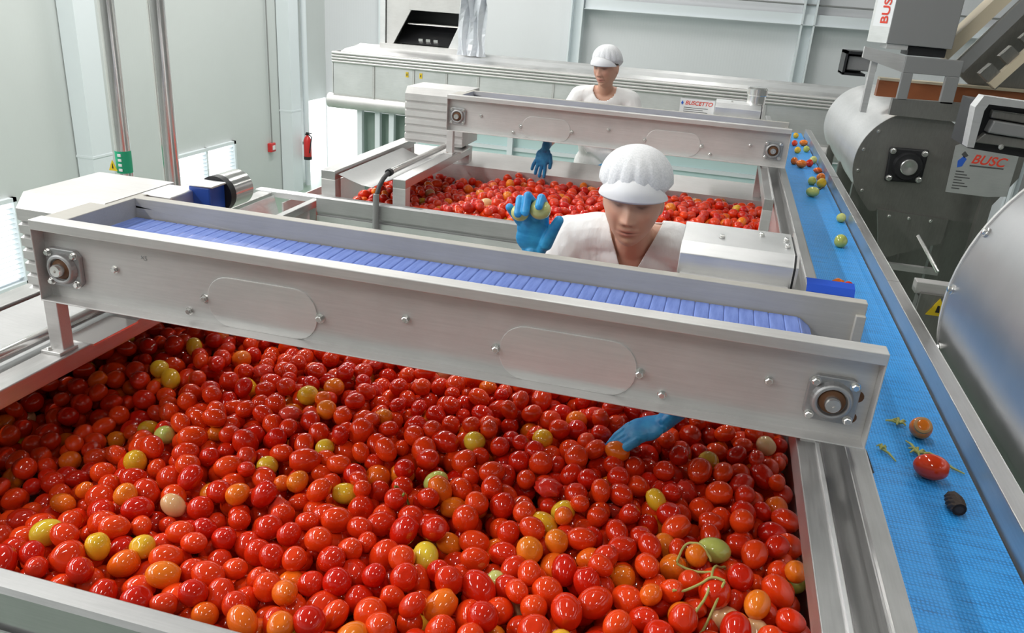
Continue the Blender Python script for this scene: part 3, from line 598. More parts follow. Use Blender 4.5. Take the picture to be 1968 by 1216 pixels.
# crumpled clear film hanging beside the hood
def crumple(name, x0, x1, y, z0, z1, nx, nz, lab):
    vs = []; fs = []
    for sidey in (0, 1):
        for j in range(nz+1):
            for i in range(nx+1):
                q = .05*math.sin(2.3*i+.25*j)+.025*math.sin(4.1*i-.5*j)+.012*math.sin(1.3*j+i); vs.append((x0+(x1-x0)*i/nx+.012*math.sin(7*j+i), y+q+sidey*.004, z0+(z1-z0)*j/nz))
    st = (nx+1)*(nz+1)
    for j in range(nz):
        for i in range(nx):
            a = j*(nx+1)+i; fs += [(a, a+1, a+nx+2, a+nx+1), (st+a, st+a+nx+1, st+a+nx+2, st+a+1)]
    m_ = MB(); m_.add(vs, fs); o = m_.build(name, 'film', base=((x0+x1)/2, y, z0)); tag(o, lab, 'plastic film')
crumple('plastic_film', -2.92, -2.60, 8.78, -.69, .25, 9, 16, 'crumpled shiny plastic film hanging beside the steel hood')

# ------------------------------------------------------------------ tomatoes
def tomato_shape(n, m, kind, seed):
    """unit fruit: (verts, faces, pole) ; kinds: round, plum, pear, crushed"""
    r_ = random.Random(seed); vs = []; pol = []
    k1, k2, ph = r_.uniform(.01, .035), r_.uniform(.01, .03), r_.uniform(0, 6)
    for j in range(m+1):
        t = math.pi*j/m; c, s_ = math.cos(t), math.sin(t)
        for i in range(n):
            a = 2*math.pi*i/n
            if kind == 'round': R_, H = 1.0, .92
            elif kind == 'plum': R_, H = .90, 1.18
            elif kind == 'pear': R_, H = .92+.10*c, 1.12
            else: R_, H = 1.05, .72
            q = 1+k1*math.cos(2*a+ph)*s_+k2*math.cos(3*a+ph*2)*s_
            if kind == 'crushed': q += .13*math.sin(5*a+3*c+ph)*s_+.10*math.sin(7*c*2+a*3)*s_
            z = H*c
            if c > .9 and kind != 'crushed': z -= .10*(c-.9)/.1          # dimple at the stem scar
            vs.append((R_*s_*math.cos(a)*q, R_*s_*math.sin(a)*q, z)); pol.append(max(0., (c-.2)/.8))
    fs = [(j*n+i, (j+1)*n+i, (j+1)*n+(i+1) % n, j*n+(i+1) % n) for j in range(m) for i in range(n)]
    return np.array(vs), fs, np.array(pol)
def tomato_mesh(kind, seed, n=22, m=14):
    v, f, p = tomato_shape(n, m, kind, seed); me = bpy.data.meshes.new('tomato'); me.from_pydata(v.tolist(), [], f)
    a = me.attributes.new('pole', 'FLOAT', 'POINT'); a.data.foreach_set('value', p.astype(np.float32))
    for q in me.polygons: q.use_smooth = True
    return me
TKINDS = ['round', 'plum', 'pear', 'round', 'plum', 'crushed']
TCACHE = {}
def tomato(loc, r, shape, color, rot, label, group, name='tomato', seed=None):
    key = (shape, color, random.randrange(3) if seed is None else seed)
    if key not in TCACHE:
        me = tomato_mesh(shape, hash(key[2])*7+len(shape)); me.materials.append(MATS[color]); TCACHE[key] = me
    o = bpy.data.objects.new(name, TCACHE[key]); COL.objects.link(o); o.location = Vector(loc)+Vector((0, 0, ZO)); o.rotation_euler = rot; o.scale = (r, r, r)
    tag(o, label, 'tomato', group); return o
def heap(x0, x1, y0, y1, zb, top, seed, cand=9):
    """drop fruit one by one, each where it comes to rest lowest among a few spots"""
    r_ = random.Random(seed); G = {}; cs = .075; out = []; miss = 0
    while miss < 45:
        best = None; r = r_.choice((r_.uniform(.0225, .0285), r_.uniform(.027, .033), r_.uniform(.029, .0365)))
        for _ in range(cand):
            x = r_.uniform(x0+r, x1-r); y = r_.uniform(y0+r, y1-r); z = zb+r; gx, gy = int(x/cs)+100, int(y/cs)+100
            for i in (gx-1, gx, gx+1):
                for j in (gy-1, gy, gy+1):
                    for (qx, qy, qz, qr) in G.get((i, j), ()):
                        d2 = (qx-x)**2+(qy-y)**2; rr = (r+qr)*.88
                        if d2 < rr*rr:
                            zz = qz+math.sqrt(rr*rr-d2)
                            if zz > z: z = zz
            mg = top(x, y)-z-r
            if best is None or mg > bm_: best = (x, y, z, r); bm_ = mg
        x, y, z, r = best
        if bm_ < 0: miss += 1; continue
        miss = max(0, miss-1)
        G.setdefault((int(x/cs)+100, int(y/cs)+100), []).append(best); out.append(best)
    return out
def dip(x): t_ = min(1, max(0, (-1.22-x)/.33)); return .11*t_*t_*(3-2*t_)  # heap sinks at the left, shaped to deepen the shade there
def wav(x, y): return .016*math.sin(3.1*x+1.3*y)+.012*math.sin(5.7*y-2.2*x+1)
H1 = heap(-2.08, .348, F1+.005, B1-.005, -1.35, lambda x, y: -1.105+wav(x, y)-dip(x)*min(1, max(0, (2.05-y)/.35)), 11)
H2 = heap(-2.08, .348, F2+.005, B2-.005, -1.33, lambda x, y: -1.085+wav(x*1.3, y+2)-dip(x)*.8, 12)
def rrot(r_, shape):
    a = r_.uniform(0, 6.28); tilt = r_.gauss(1.25, .45) if shape in ('plum', 'pear') else r_.uniform(0, 3.1)
    return (tilt, 0, a)
def pick_color(r_):
    u = r_.random()
    return 'tom_red' if u < .905 else 'tom_orange' if u < .965 else 'tom_yellow' if u < .976 else 'tom_green' if u < .979 else 'tom_pale' if u < .982 else 'tom_crushed'
def pick_shape(r_): return r_.choice(('round', 'round', 'plum', 'plum', 'pear'))
GRP = {'tom_red': 'red tomatoes in the vine-strewn tray', 'tom_orange': 'orange tomatoes in the vine-strewn tray', 'tom_yellow': 'yellow tomatoes in the vine-strewn tray', 'tom_green': 'green tomatoes in the vine-strewn tray', 'tom_pale': 'pale tomatoes in the vine-strewn tray', 'tom_crushed': 'squashed tomatoes in the vine-strewn tray'}
# fruit whose colour stands out in the photograph: find the nearest fruit there
SPOT = [(958, 1110, 'tom_green'), (830, 930, 'tom_green'), (1063, 1003, 'tom_yellow'), (212, 853, 'tom_yellow'), (265, 788, 'tom_green'), (1530, 1104, 'tom_green'), (312, 992, 'tom_pale'),
        (1438, 1203, 'tom_pale'), (1390, 1203, 'tom_pale'), (1272, 950, 'tom_yellow'), (732, 917, 'tom_orange'), (885, 958, 'tom_orange'), (560, 922, 'tom_orange'), (528, 1140, 'tom_orange'), (845, 1162, 'tom_orange'),
        (936, 1065, 'tom_yellow'), (834, 1048, 'tom_yellow'), (997, 1043, 'tom_orange'), (962, 1045, 'tom_orange'), (1060, 1068, 'tom_orange'), (270, 1025, 'tom_yellow'), (175, 1027, 'tom_yellow'), (300, 733, 'tom_yellow'),
        (197, 780, 'tom_orange'), (611, 853, 'tom_yellow'), (672, 925, 'tom_yellow'), (510, 886, 'tom_yellow'), (276, 1068, 'tom_orange'), (1478, 1147, 'tom_orange'), (1110, 1063, 'tom_orange'), (390, 1168, 'tom_orange'), (75, 945, 'tom_yellow'), (540, 1090, 'tom_orange')]
def split_heap(H, seed, single):
    """top fruit; the 290 that show largest become things, the rest one object of stuff"""
    r_ = random.Random(seed); tops = []
    gx = {}
    for h in H: gx.setdefault((int(h[0]/.08)+100, int(h[1]/.08)+100), []).append(h)
    for h in H:
        i, j = int(h[0]/.08)+100, int(h[1]/.08)+100; cover = 0
        for a in (i-1, i, i+1):
            for b in (j-1, j, j+1):
                for q in gx.get((a, b), ()):
                    if q is not h and q[2] > h[2]+.25*h[3] and math.hypot(q[0]-h[0], q[1]-h[1]) < .75*(q[3]+h[3])*.75: cover += 1
        tops.append((h, cover))
    items = []
    for h, cv in tops:
        items.append([h, cv, pick_shape(r_), pick_color(r_)])
    ind = []
    if single:
        def vis(it):
            u, v, d = project(it[0][:3]); lim = 575+.182*(u-81)
            return it[1] == 0 and it[0][2] > -1.2 and 0 < u < 1560 and lim+20 < v < 1235
        cd_ = [it for it in items if vis(it)]
        used = set()
        for u0, v0, c in SPOT:
            b = min((it for it in cd_ if id(it) not in used), key=lambda it: (project(it[0][:3])[0]-u0)**2+(project((it[0][0], it[0][1], it[0][2]+.01))[1]-v0)**2); b[3] = c; used.add(id(b))
        cd_.sort(key=lambda it: -it[0][3]/project(it[0][:3])[2]-(1 if id(it) in used else 0)); ind = cd_[:single]
    ids = {id(i) for i in ind}
    for it in ind:
        h, _, sh, c = it; 
        if c == 'tom_crushed': sh = 'crushed'
        size = 'small ' if h[3] < .0275 else 'large ' if h[3] > .032 else ''
        where = 'by the right wall of' if h[0] > .2 else 'at the front rim of' if h[1] < F1+.13 else 'mid-heap in'
        look = {'round': 'round red tomato', 'plum': 'oblong red plum tomato', 'pear': 'egg-shaped red tomato', 'crushed': ''}[sh] if c == 'tom_red' else {'tom_orange': 'orange half-ripe tomato', 'tom_yellow': 'yellow tomato', 'tom_green': 'pale green unripe tomato', 'tom_pale': 'pale pinkish beige tomato', 'tom_crushed': 'squashed wrinkled red tomato'}[c]
        lab = size+'glossy '+look+' '+where+' the vine-strewn tray'
        tomato(h[:3], h[3], sh, c, rrot(r_, sh), lab, GRP[c])
    return [it for it in items if id(it) not in ids]
def stuff_heap(name, items, seed, lab):
    r_ = random.Random(seed); n, m = 14, 9; base = {k: tomato_shape(n, m, k, 3) for k in ('round', 'plum', 'pear', 'crushed')}
    V = []; F = []; PO = []; RN = []; MI = []; off = 0; names = ['tom_red', 'tom_orange', 'tom_yellow', 'tom_green', 'tom_pale', 'tom_crushed']
    for h, cv, sh, c in items:
        if cv > 4: continue
        if c == 'tom_crushed': sh = 'crushed'
        v, f, p = base[sh]; from_e = np.array(Matrix.Rotation(rrot(r_, sh)[2], 3, 'Z') @ Matrix.Rotation(rrot(r_, sh)[0], 3, 'X'))
        V.append(v @ from_e.T*h[3]+np.array((h[0], h[1], h[2]+ZO))); F.append(np.array(f)+off); off += len(v); PO.append(p); RN.append(np.full(len(v), r_.random())); MI.append(np.full(len(f), names.index(c)))
    V = np.concatenate(V); F = np.concatenate(F); me = bpy.data.meshes.new(name); me.from_pydata(V.tolist(), [], F.tolist())
    for nm, d in (('pole', PO), ('rnd', RN)):
        a = me.attributes.new(nm, 'FLOAT', 'POINT'); a.data.foreach_set('value', np.concatenate(d).astype(np.float32))
    for q in names: me.materials.append(MATS[q])
    me.polygons.foreach_set('material_index', np.concatenate(MI).astype(np.int32)); me.polygons.foreach_set('use_smooth', np.ones(len(F), bool))
    o = bpy.data.objects.new(name, me); COL.objects.link(o); tag(o, lab, 'tomatoes', None, 'stuff'); return o
rest1 = split_heap(H1, 21, 290)
stuff_heap('tomato_heap', rest1, 31, 'heap of wet red tomatoes filling the vine-strewn tray')
stuff_heap('tomato_heap', split_heap(H2, 22, 0), 32, 'heap of wet red tomatoes filling the tray behind the yellow-tomato holder')

# rejects and scraps on the blue belt
BZ = -1.0
def on_belt(x, y, r, shape, c, lab, rot=(1.2, 0, .6)):
    o = tomato((x, y, BZ+r*(.80 if shape == 'crushed' else .92)), r, shape, c, rot, lab, None); return o
on_belt(.637, 7.3, .024, 'round', 'tom_yellow', 'yellow tomato alone at the flume end of the blue belt')
on_belt(.600, 6.85, .024, 'round', 'tom_red', 'small red tomato in the row near the flume end of the belt')
on_belt(.672, 6.90, .028, 'plum', 'tom_orange', 'orange plum tomato in the row near the flume end of the belt', (1.57, 0, 1.5))
on_belt(.600, 6.50, .025, 'round', 'tom_yellow', 'dull yellow tomato behind the mixed cluster on the blue belt')
on_belt(.672, 6.60, .025, 'round', 'tom_green', 'bright green tomato in the row near the flume end of the belt')
on_belt(.545, 5.98, .026, 'round', 'tom_orange', 'small orange tomato by the rail in the mixed cluster on the belt')
on_belt(.585, 5.87, .031, 'plum', 'tom_orange', 'large oblong orange tomato at the front of the mixed cluster', (1.57, 0, 1.5))
on_belt(.645, 5.95, .027, 'round', 'tom_red', 'red tomato touching the large oblong orange one on the belt')
on_belt(.682, 6.10, .028, 'round', 'tom_green', 'light green tomato by the right rail beside the mixed cluster')
on_belt(.683, 5.72, .027, 'crushed', 'tom_orange', 'flattened orange tomato half against the right rail', (0, 0, 0))
on_belt(.676, 5.44, .029, 'round', 'tom_orange', 'round orange tomato behind the yellow one on the blue belt')
on_belt(.612, 5.30, .027, 'round', 'tom_green', 'pale greenish tomato left of the orange and yellow pair')
on_belt(.662, 5.24, .031, 'round', 'tom_yellow', 'round yellow tomato in front of an orange one on the belt')
on_belt(.585, 4.93, .033, 'plum', 'tom_green', 'oblong pale green tomato with a dark stem on the belt', (1.4, 0, 1.3))
s_ = MB().tube([(.615, 4.97, BZ+.03), (.64, 4.99, BZ+.05), (.65, 5.0, BZ+.052)], [.006, .005, .003], 6).build('stem', 'cob', base=(.63, 4.98, BZ)); tag(s_, 'short dark stem beside the oblong pale green tomato', 'stem')
on_belt(.684, 4.37, .025, 'round', 'tom_green', 'pale yellow-green tomato resting against the right rail alone')
on_belt(.625, 3.86, .031, 'round', 'tom_green', 'large yellow-green tomato alone in the middle of the belt')
on_belt(.548, 3.22, .024, 'crushed', 'tom_orange', 'half tomato of orange flesh behind the blue curtain strip', (.3, 0, 0))
on_belt(.585, 3.21, .019, 'round', 'tom_red', 'red tomato piece beside the orange half on the belt')
o = on_belt(.622, 2.03, .030, 'pear', 'tom_orange', 'orange rotten tomato with a brown sunken spot on the belt', (.75, -.3, .2))
MB().lathe((.609, 2.015, BZ+.0505), (-.45, -.55, .8), [(0, .019), (.003, .017), (.0035, .012), (.001, .008), (.001, .002)], 20).mesh('spot')
sp = MB().lathe((0, 0, 0), (0, 0, 1), [(-.4, .78), (0, .70), (.06, .55), (.03, .35), (.0, .05)], 20).mesh('rotten_spot'); sp.materials.append(MATS['tan'])
q = bpy.data.objects.new('rotten_spot', sp); COL.objects.link(q); q.parent = o; q.location = (0, 0, .93)
on_belt(.606, 1.825, .034, 'plum', 'tom_red', 'shiny red-orange plum tomato alone beside a dry vine on the belt', (1.5, 0, 1.35))
def scrap(name, paths, rad, mt, lab, cat):
    m_ = MB()
    for p in paths: m_.tube([(a, b, BZ+rad*.9+c) for a, b, c in p], [rad]*(len(p)-1)+[rad*.55], 7)
    o = m_.build(name, mt, base=(paths[0][0][0], paths[0][0][1], BZ), smooth=True); tag(o, lab, cat); return o
def star(cx, cy, n, L, z=.004): return [[(cx, cy, z), (cx+L*.6*math.cos(k*6.28/n+.4), cy+L*.6*math.sin(k*6.28/n+.4), z+.008), (cx+L*math.cos(k*6.28/n+.5), cy+L*math.sin(k*6.28/n+.5), z+.003)] for k in range(n)]
scrap('tomato_vine', [[(.60, 1.93, .004), (.625, 1.925, .012), (.65, 1.91, .010), (.67, 1.885, .004), (.695, 1.87, .002)]]+star(.60, 1.93, 6, .022)+[[(.60, 1.93, .006), (.590, 1.96, .01), (.583, 1.985, .004)]], .0032, 'dry_vine', 'dry yellow-green vine with a star calyx behind the red-orange plum tomato', 'vine')
scrap('calyx', [[(.582, 2.08, .004), (.565, 2.08, .008), (.55, 2.085, .003)]]+star(.582, 2.08, 5, .020), .0038, 'dry_vine', 'pale dry calyx lying beside the rotten-spotted tomato', 'stem')
scrap('stalk_scrap', [[(.515, 1.92, .004), (.528, 1.895, .007), (.541, 1.87, .002)]]+star(.515, 1.92, 5, .013), .003, 'dry_vine', 'tiny stalk scrap near the corner of the steel conveyor', 'stem')
m_ = MB(); k_ = 14; vs = []
for j in range(9):
    tt = j/8; rr = .0175*(1-.35*abs(tt-.5)**1.5*2)
    for i in range(k_): vs.append((rr*(1+.16*((i+j) % 2))*math.cos(2*math.pi*i/k_), -.026+.052*tt, rr*(1+.16*((i+j) % 2))*math.sin(2*math.pi*i/k_)))
m_.add(vs, [(j*k_+i, j*k_+(i+1) % k_, (j+1)*k_+(i+1) % k_, (j+1)*k_+i) for j in range(8) for i in range(k_)]+[tuple(range(8*k_, 9*k_))])
m_.lathe((0, -.026, 0), (0, 1, 0), [(0, .015), (.0, .009), (.012, .008), (.012, .001)], 14)
o = share('dark_cob', m_.mesh('dark_cob'), 'cob', (.632, 1.70, BZ+.0195), None, (0, 0, .12)); tag(o, 'small black-brown rough hollow plug lying on the blue belt', 'scrap')
tag(MB().tube([(.43, 1.83, -.93), (.45, 1.80, -.95), (.47, 1.77, -.985)], [.006, .006, .005], 8).build('scraper_rod', 'black', base=(.45, 1.8, -.985)), 'thin black rod poking out below the conveyor corner', 'rod')
# vine lying on the heap
def ztop(x, y):
    z = -1.2
    for h in H1:
        d = math.hypot(h[0]-x, h[1]-y)
        if d < h[3]: z = max(z, h[2]+math.sqrt(h[3]**2-d*d))
    return z
def draped(name, paths, rad, mt, lab):
    m_ = MB()
    for p in paths:
        for _ in range(2): p = [p[0]]+[(a[0]*(1-t_)+b[0]*t_, a[1]*(1-t_)+b[1]*t_) for a, b in zip(p[:-1], p[1:]) for t_ in (.25, .75)]+[p[-1]]
        q = []
        for a, b in zip(p[:-1], p[1:]):
            for s in range(2): x = a[0]+(b[0]-a[0])*s/2; y = a[1]+(b[1]-a[1])*s/2; q.append((x, y))
        q.append(p[-1]); zs = [ztop(x, y) for x, y in q]; zs = [max(zs[max(0, i-2):i+3]) for i in range(len(zs))]; zs = [sum(zs[max(0, i-5):i+6])/len(zs[max(0, i-5):i+6]) for i in range(len(zs))]
        m_.tube([(x, y, z+rad*.4) for (x, y), z in zip(q, zs)], rad, 8)
    o = m_.build(name, mt, base=(paths[0][0][0], paths[0][0][1], -1.14), smooth=True); tag(o, lab, 'vine')
draped('tomato_vine', [[(.10, 1.30), (.128, 1.37), (.132, 1.46), (.165, 1.52)], [(.132, 1.46), (.10, 1.465), (.058, 1.47)], [(.058, 1.47), (.07, 1.54), (.10, 1.52), (.13, 1.50)], [(.055, 1.355), (.09, 1.375), (.128, 1.40), (.155, 1.395)], [(.155, 1.395), (.14, 1.35), (.118, 1.31)]], .0028, 'dry_vine', 'branching green tomato vine lying on the heap by the right wall')
draped('vine_scrap', [[(-.62, 1.52), (-.60, 1.55), (-.575, 1.53)], [(-.60, 1.55), (-.59, 1.50)]], .003, 'vine', 'small dark green vine scrap between tomatoes in the middle of the heap')

# ------------------------------------------------------------------ people
def capsule(m_, p0, r0, p1, r1, n=14):
    p0, p1 = Vector(p0), Vector(p1); d = (p1-p0); L = d.length; d.normalize(); pr = []
    for k in range(7): a = math.pi/2*k/6; pr.append((-r0*math.cos(a), r0*math.sin(a)))
    for k in range(7): a = math.pi/2*k/6; pr.append((L+r1*math.sin(a), r1*math.cos(a)))
    m_.lathe(p0, d, pr, n)
def chain(m_, pts):
    for (a, ra), (b, rb) in zip(pts[:-1], pts[1:]): capsule(m_, a, ra, b, rb)
def fuse(m_, voxel, smooth=6):
    """melt overlapping solids into one continuous skin"""
    me = m_.mesh('fused'); o = bpy.data.objects.new('fused', me); COL.objects.link(o)
    r = o.modifiers.new('r', 'REMESH'); r.mode = 'VOXEL'; r.voxel_size = voxel
    if smooth: s = o.modifiers.new('s', 'SMOOTH'); s.factor = .5; s.iterations = smooth
    out = bpy.data.meshes.new_from_object(o.evaluated_get(bpy.context.evaluated_depsgraph_get())); bpy.data.objects.remove(o)
    return out
def arr(me):
    a = np.empty(len(me.vertices)*3, np.float32); me.vertices.foreach_get('co', a); return a.reshape(-1, 3).astype(float)
def put(me, name, material, parent, world=True):
    """link a mesh given in builder coordinates under its thing"""
    me.name = name; me.transform(Matrix.Translation(-ORG[parent.name])); me.materials.clear(); me.materials.append(MATS[material])
    o = bpy.data.objects.new(name, me); COL.objects.link(o); o.parent = parent; ORG[o.name] = ORG[parent.name]
    for p in me.polygons: p.use_smooth = True
    return o
def cull(me, drop):
    bm = bmesh.new(); bm.from_mesh(me); fs = [f for f in bm.faces if drop(f.calc_center_median())]; bmesh.ops.delete(bm, geom=fs, context='FACES'); bm.to_mesh(me); bm.free()

def bisect(me, co, no):
    bm = bmesh.new(); bm.from_mesh(me); bmesh.ops.bisect_plane(bm, geom=bm.verts[:]+bm.edges[:]+bm.faces[:], plane_co=co, plane_no=no); bm.to_mesh(me); bm.free()
def g(x, m_, s): return np.exp(-((x-m_)/s)**2)
def head_geometry(C, F, U, age=0.):
    """face grid in the head frame: a = across, b = up, c = forward; returns verts, faces, tint"""
    n, m_ = 120, 96; th = np.linspace(0, 2*np.pi, n, endpoint=False); ph = np.linspace(0, np.pi, m_+1)
    T, P_ = np.meshgrid(th, ph); ua = np.sin(P_)*np.sin(T); ub = np.cos(P_); uc = np.sin(P_)*np.cos(T)
    low = np.clip(-ub, 0, 1); wid = .0745*(1-.30*low**1.7)*(1+.03*g(ub, .05, .3)); a = ua*wid
    b = ub*.115; c = uc*np.where(uc > 0, .092*(1-.10*low**2), .098*(1-.35*low**1.5))
    front = np.clip(uc*1.6, 0, 1)
    d = np.zeros_like(a)
    nose = np.clip((.022-b)/.052, 0, 1)*(b > -.045)*1.0
    d += .0265*nose**1.15*g(a, 0, .0085+.006*nose)*np.where(b < -.030, np.clip(1-(-.030-b)/.012, 0, 1), 1)
    d += .008*g(a, .0135, .006)*g(b, -.029, .008)+.008*g(a, -.0135, .006)*g(b, -.029, .008)
    for s in (-1, 1):
        d += -.0095*g(a, s*.030, .016)*g(b, .016, .012)+.0065*g(a, s*.030, .011)*g(b, .013, .008)
        d += .0045*g(a, s*.030, .022)*g(b, .036, .008)+.005*g(a, s*.043, .018)*g(b, -.018, .02)
        d += -.003*g(a, s*.030, .006)*g(b, -.05, .02)
    d += .0065*g(a, 0, .020)*g(b, -.0545, .0055)+.0075*g(a, 0, .017)*g(b, -.0665, .006)-.004*g(a, 0, .024)*g(b, -.0605, .0022)-.004*g(a, 0, .02)*g(b, -.077, .006)
    d += .008*g(a, 0, .02)*g(b, -.094, .012)-.0015*g(a, 0, .004)*g(b, -.046, .006)
    c = c+d*front; bb = b; b = np.where(b < 0, b*1.10, b)
    tint = np.empty(a.shape+(4,)); sk = np.array((.66, .375, .27)); tint[..., :3] = sk; tint[..., 3] = 1
    b, b_geo = bb, b
    def paint(w_, col):
        w_ = np.clip(w_*front, 0, 1)[..., None]; tint[..., :3] = tint[..., :3]*(1-w_)+np.array(col)*w_
    paint(.35*(g(a, .042, .02)+g(a, -.042, .02))*g(b, -.02, .022)+.3*g(a, 0, .012)*g(b, -.026, .012), (.62, .22, .15))
    for s in (-1, 1):
        paint(.85*g(b, .037-.10*np.abs(a-s*.030), .0042)*g(a, s*.031, .017), (.055, .03, .02))
        paint(.9*g(b, .0085+.25*np.abs(a-s*.030), .0028)*g(a, s*.030, .013), (.03, .018, .014)); paint(.55*g(a, s*.030, .016)*g(b, .010, .010), (.22, .10, .08))  # lash line, then socket shade painted round the eye
        paint(.8*g(a, s*.0085, .0035)*g(b, -.0385, .0028), (.12, .04, .03))  # shade of the nostril hollows painted in
    paint(.75*g(a, 0, .022)*(g(b, -.0555, .0048)+g(b, -.066, .0055)), (.52, .15, .13)); paint(.8*g(a, 0, .023)*g(b, -.0605, .0016), (.16, .05, .045))  # lip colour, then the shade of the mouth crease painted in
    if age: paint(age*(g(np.abs(a)-.022+.25*(b+.035), 0, .0022)*g(b, -.045, .02)), (.36, .16, .11))  # shade of the smile folds painted in
    U = Vector(U).normalized(); F = Vector(F).normalized(); A = F.cross(U).normalized()*-1; U = F.cross(A)*1
    if U.z < 0: U = -U
    Mx = np.array((A, U, F)); V = np.stack((a*1.04, b_geo, c), -1).reshape(-1, 3) @ Mx+np.array(C)
    fs = [(j*n+i, j*n+(i+1) % n, (j+1)*n+(i+1) % n, (j+1)*n+i) for j in range(m_) for i in range(n)]
    return V, fs, tint.reshape(-1, 4), Mx
def body_mesh(solid, head, C, ears=True):
    """limbs and trunk fused, head grafted on at the neck: one mesh with a tint attribute"""
    V, fs, tint, Mx = head
    if ears:
        for s in (-1, 1): solid.ball(np.array((s*.074, -.005, -.012)) @ Mx+np.array(C), (.012, .020, .030), 10, 8, Matrix(Mx.T.tolist()) @ Matrix.Rotation(math.pi/2, 3, 'X'))
    b = fuse(solid, .0055, 8); bv = arr(b); bf = [tuple(p.vertices) for p in b.polygons]; n = len(bv)
    me = bpy.data.meshes.new('person_body'); me.from_pydata(np.concatenate((bv, V)).tolist(), [], bf+[tuple(i+n for i in f) for f in fs]); me.update()
    bm = bmesh.new(); bm.from_mesh(me); bmesh.ops.recalc_face_normals(bm, faces=bm.faces); bm.to_mesh(me); bm.free()
    t_ = me.color_attributes.new('tint', 'FLOAT_COLOR', 'POINT'); col = np.concatenate((np.tile((.66, .375, .27, 1), (n, 1)), tint)).astype(np.float32); t_.data.foreach_set('color', col.ravel())
    bpy.data.meshes.remove(b); return me
def cap(parent, C, Mx, puff, tail):
    """mob cap: pleated net crown with band and peak"""
    C = np.array(C); n, m_ = 96, 30; vs = []
    for j in range(m_+1):
        t_ = (math.pi*.56)*j/m_
        for i in range(n):
            a_ = 2*math.pi*i/n; pl = 1+.055*abs(math.sin(a_*7.5+.4*math.sin(3*t_)))*math.sin(t_)**2+.010*math.sin(a_*31+3*t_)*math.sin(t_)
            st_ = math.sin(t_)**.82; ct_ = math.copysign(abs(math.cos(t_))**.9, math.cos(t_))
            x = (.088+puff)*st_*math.sin(a_)*pl; z = (.100+puff*1.5)*st_*math.cos(a_)*pl; y = .056+(.092+puff*.8)*ct_
            if z < 0: y -= .035*(-z/.1)*math.sin(t_); z *= 1.10+tail
            if j > m_-4: q = 1-.05*(j-m_+4); x *= q; z *= q
            vs.append(np.array((x, y, z-.006)) @ Mx+C)
    m0 = MB().add(vs, [(j*n+i, (j+1)*n+i, (j+1)*n+(i+1) % n, j*n+(i+1) % n) for j in range(m_) for i in range(n)])
    me = m0.mesh('net_cap'); o = put(me, 'net_cap', 'net', parent); sd = o.modifiers.new('t', 'SOLIDIFY'); sd.thickness = .002
    # band and peak
    pk = MB(); vs = []; k = 40; rows = 8
    for sgn in (0, 1):
        for j in range(rows+1):
            q = j/rows
            for i in range(k+1):
                s = -1+2*i/k; ang = s*1.28; R_ = .094+.004
                cs_ = math.cos(s*math.pi/2)**.8; x = R_*math.sin(ang); z = .102*math.cos(ang)+q*.026*cs_+.010*math.sin(q*math.pi)*cs_; y = .026+.060*cs_-q*.056*cs_-sgn*.0025
                vs.append(np.array((x, y, z)) @ Mx+C)
    st = (rows+1)*(k+1); fs = []
    for j in range(rows):
        for i in range(k): a_ = j*(k+1)+i; fs += [(a_, a_+1, a_+k+2, a_+k+1), (st+a_, st+a_+k+1, st+a_+k+2, st+a_+1)]
    for i in range(k): a_ = rows*(k+1)+i; fs.append((a_, a_+1, st+a_+1, st+a_)); fs.append((i, st+i, st+i+1, i+1))
    put(pk.add(vs, fs).mesh('cap_peak'), 'cap_peak', 'cap_white', o)
    return o
def hair(parent, C, Mx):
    m0 = MB(); vs = []; n, m_ = 40, 8
    for j in range(m_+1):
        for i in range(n+1):
            a_ = math.radians(62)+(2*math.pi-math.radians(124))*i/n; q = j/m_
            vs.append(np.array((.0785*math.sin(a_)*(1-.05*q), .045-.062*q, .094*math.cos(a_)*(1-.04*q)-.004)) @ Mx+np.array(C))
    m0.add(vs, [(j*(n+1)+i, (j+1)*(n+1)+i, (j+1)*(n+1)+i+1, j*(n+1)+i+1) for j in range(m_) for i in range(n)])
    o = put(m0.mesh('hair'), 'hair', 'hair', parent); sd = o.modifiers.new('t', 'SOLIDIFY'); sd.thickness = .004
def glove(parent, W, u, n, s, fingers, thumb, cuff, name='glove', K=1.12):
    """wrist W, u = along the hand, n = out of the palm, s = to the thumb side; finger joints as (u, n, s, r)"""
    u, n, s = (Vector(q).normalized() for q in (u, n, s)); W = Vector(W); L = lambda q: W+(u*q[0]+n*q[1]+s*q[2])*K
    m0 = MB(); R3 = Matrix((s, u, n)).transposed()
    for q in ((.045, 0, .0), (.068, 0, .003)): m0.ball(L(q), (.043*K, .038*K, .0165*K), 18, 12, R3)
    for o_ in (-.028, -.009, .011, .029): capsule(m0, L((.015, 0, o_*.6)), .0125, L((.088, .001, o_)), .0105)
    capsule(m0, L((.012, .002, .018)), .016, L((.045, .010, .036)), .014)
    for f in fingers: chain(m0, [(L(q), q[3]*K*1.06) for q in f])
    chain(m0, [(L(q), q[3]*K*1.04) for q in thumb])
    chain(m0, [(L((.01, 0, 0)), .024)]+[(Vector(p), r) for p, r in cuff])
    return put(fuse(m0, .0022, 4), name, 'glove', parent)
def trunk(m_, pts, grow=0.):
    for p, r in pts: m_.ball(p, tuple(q+grow for q in r), 24, 16)

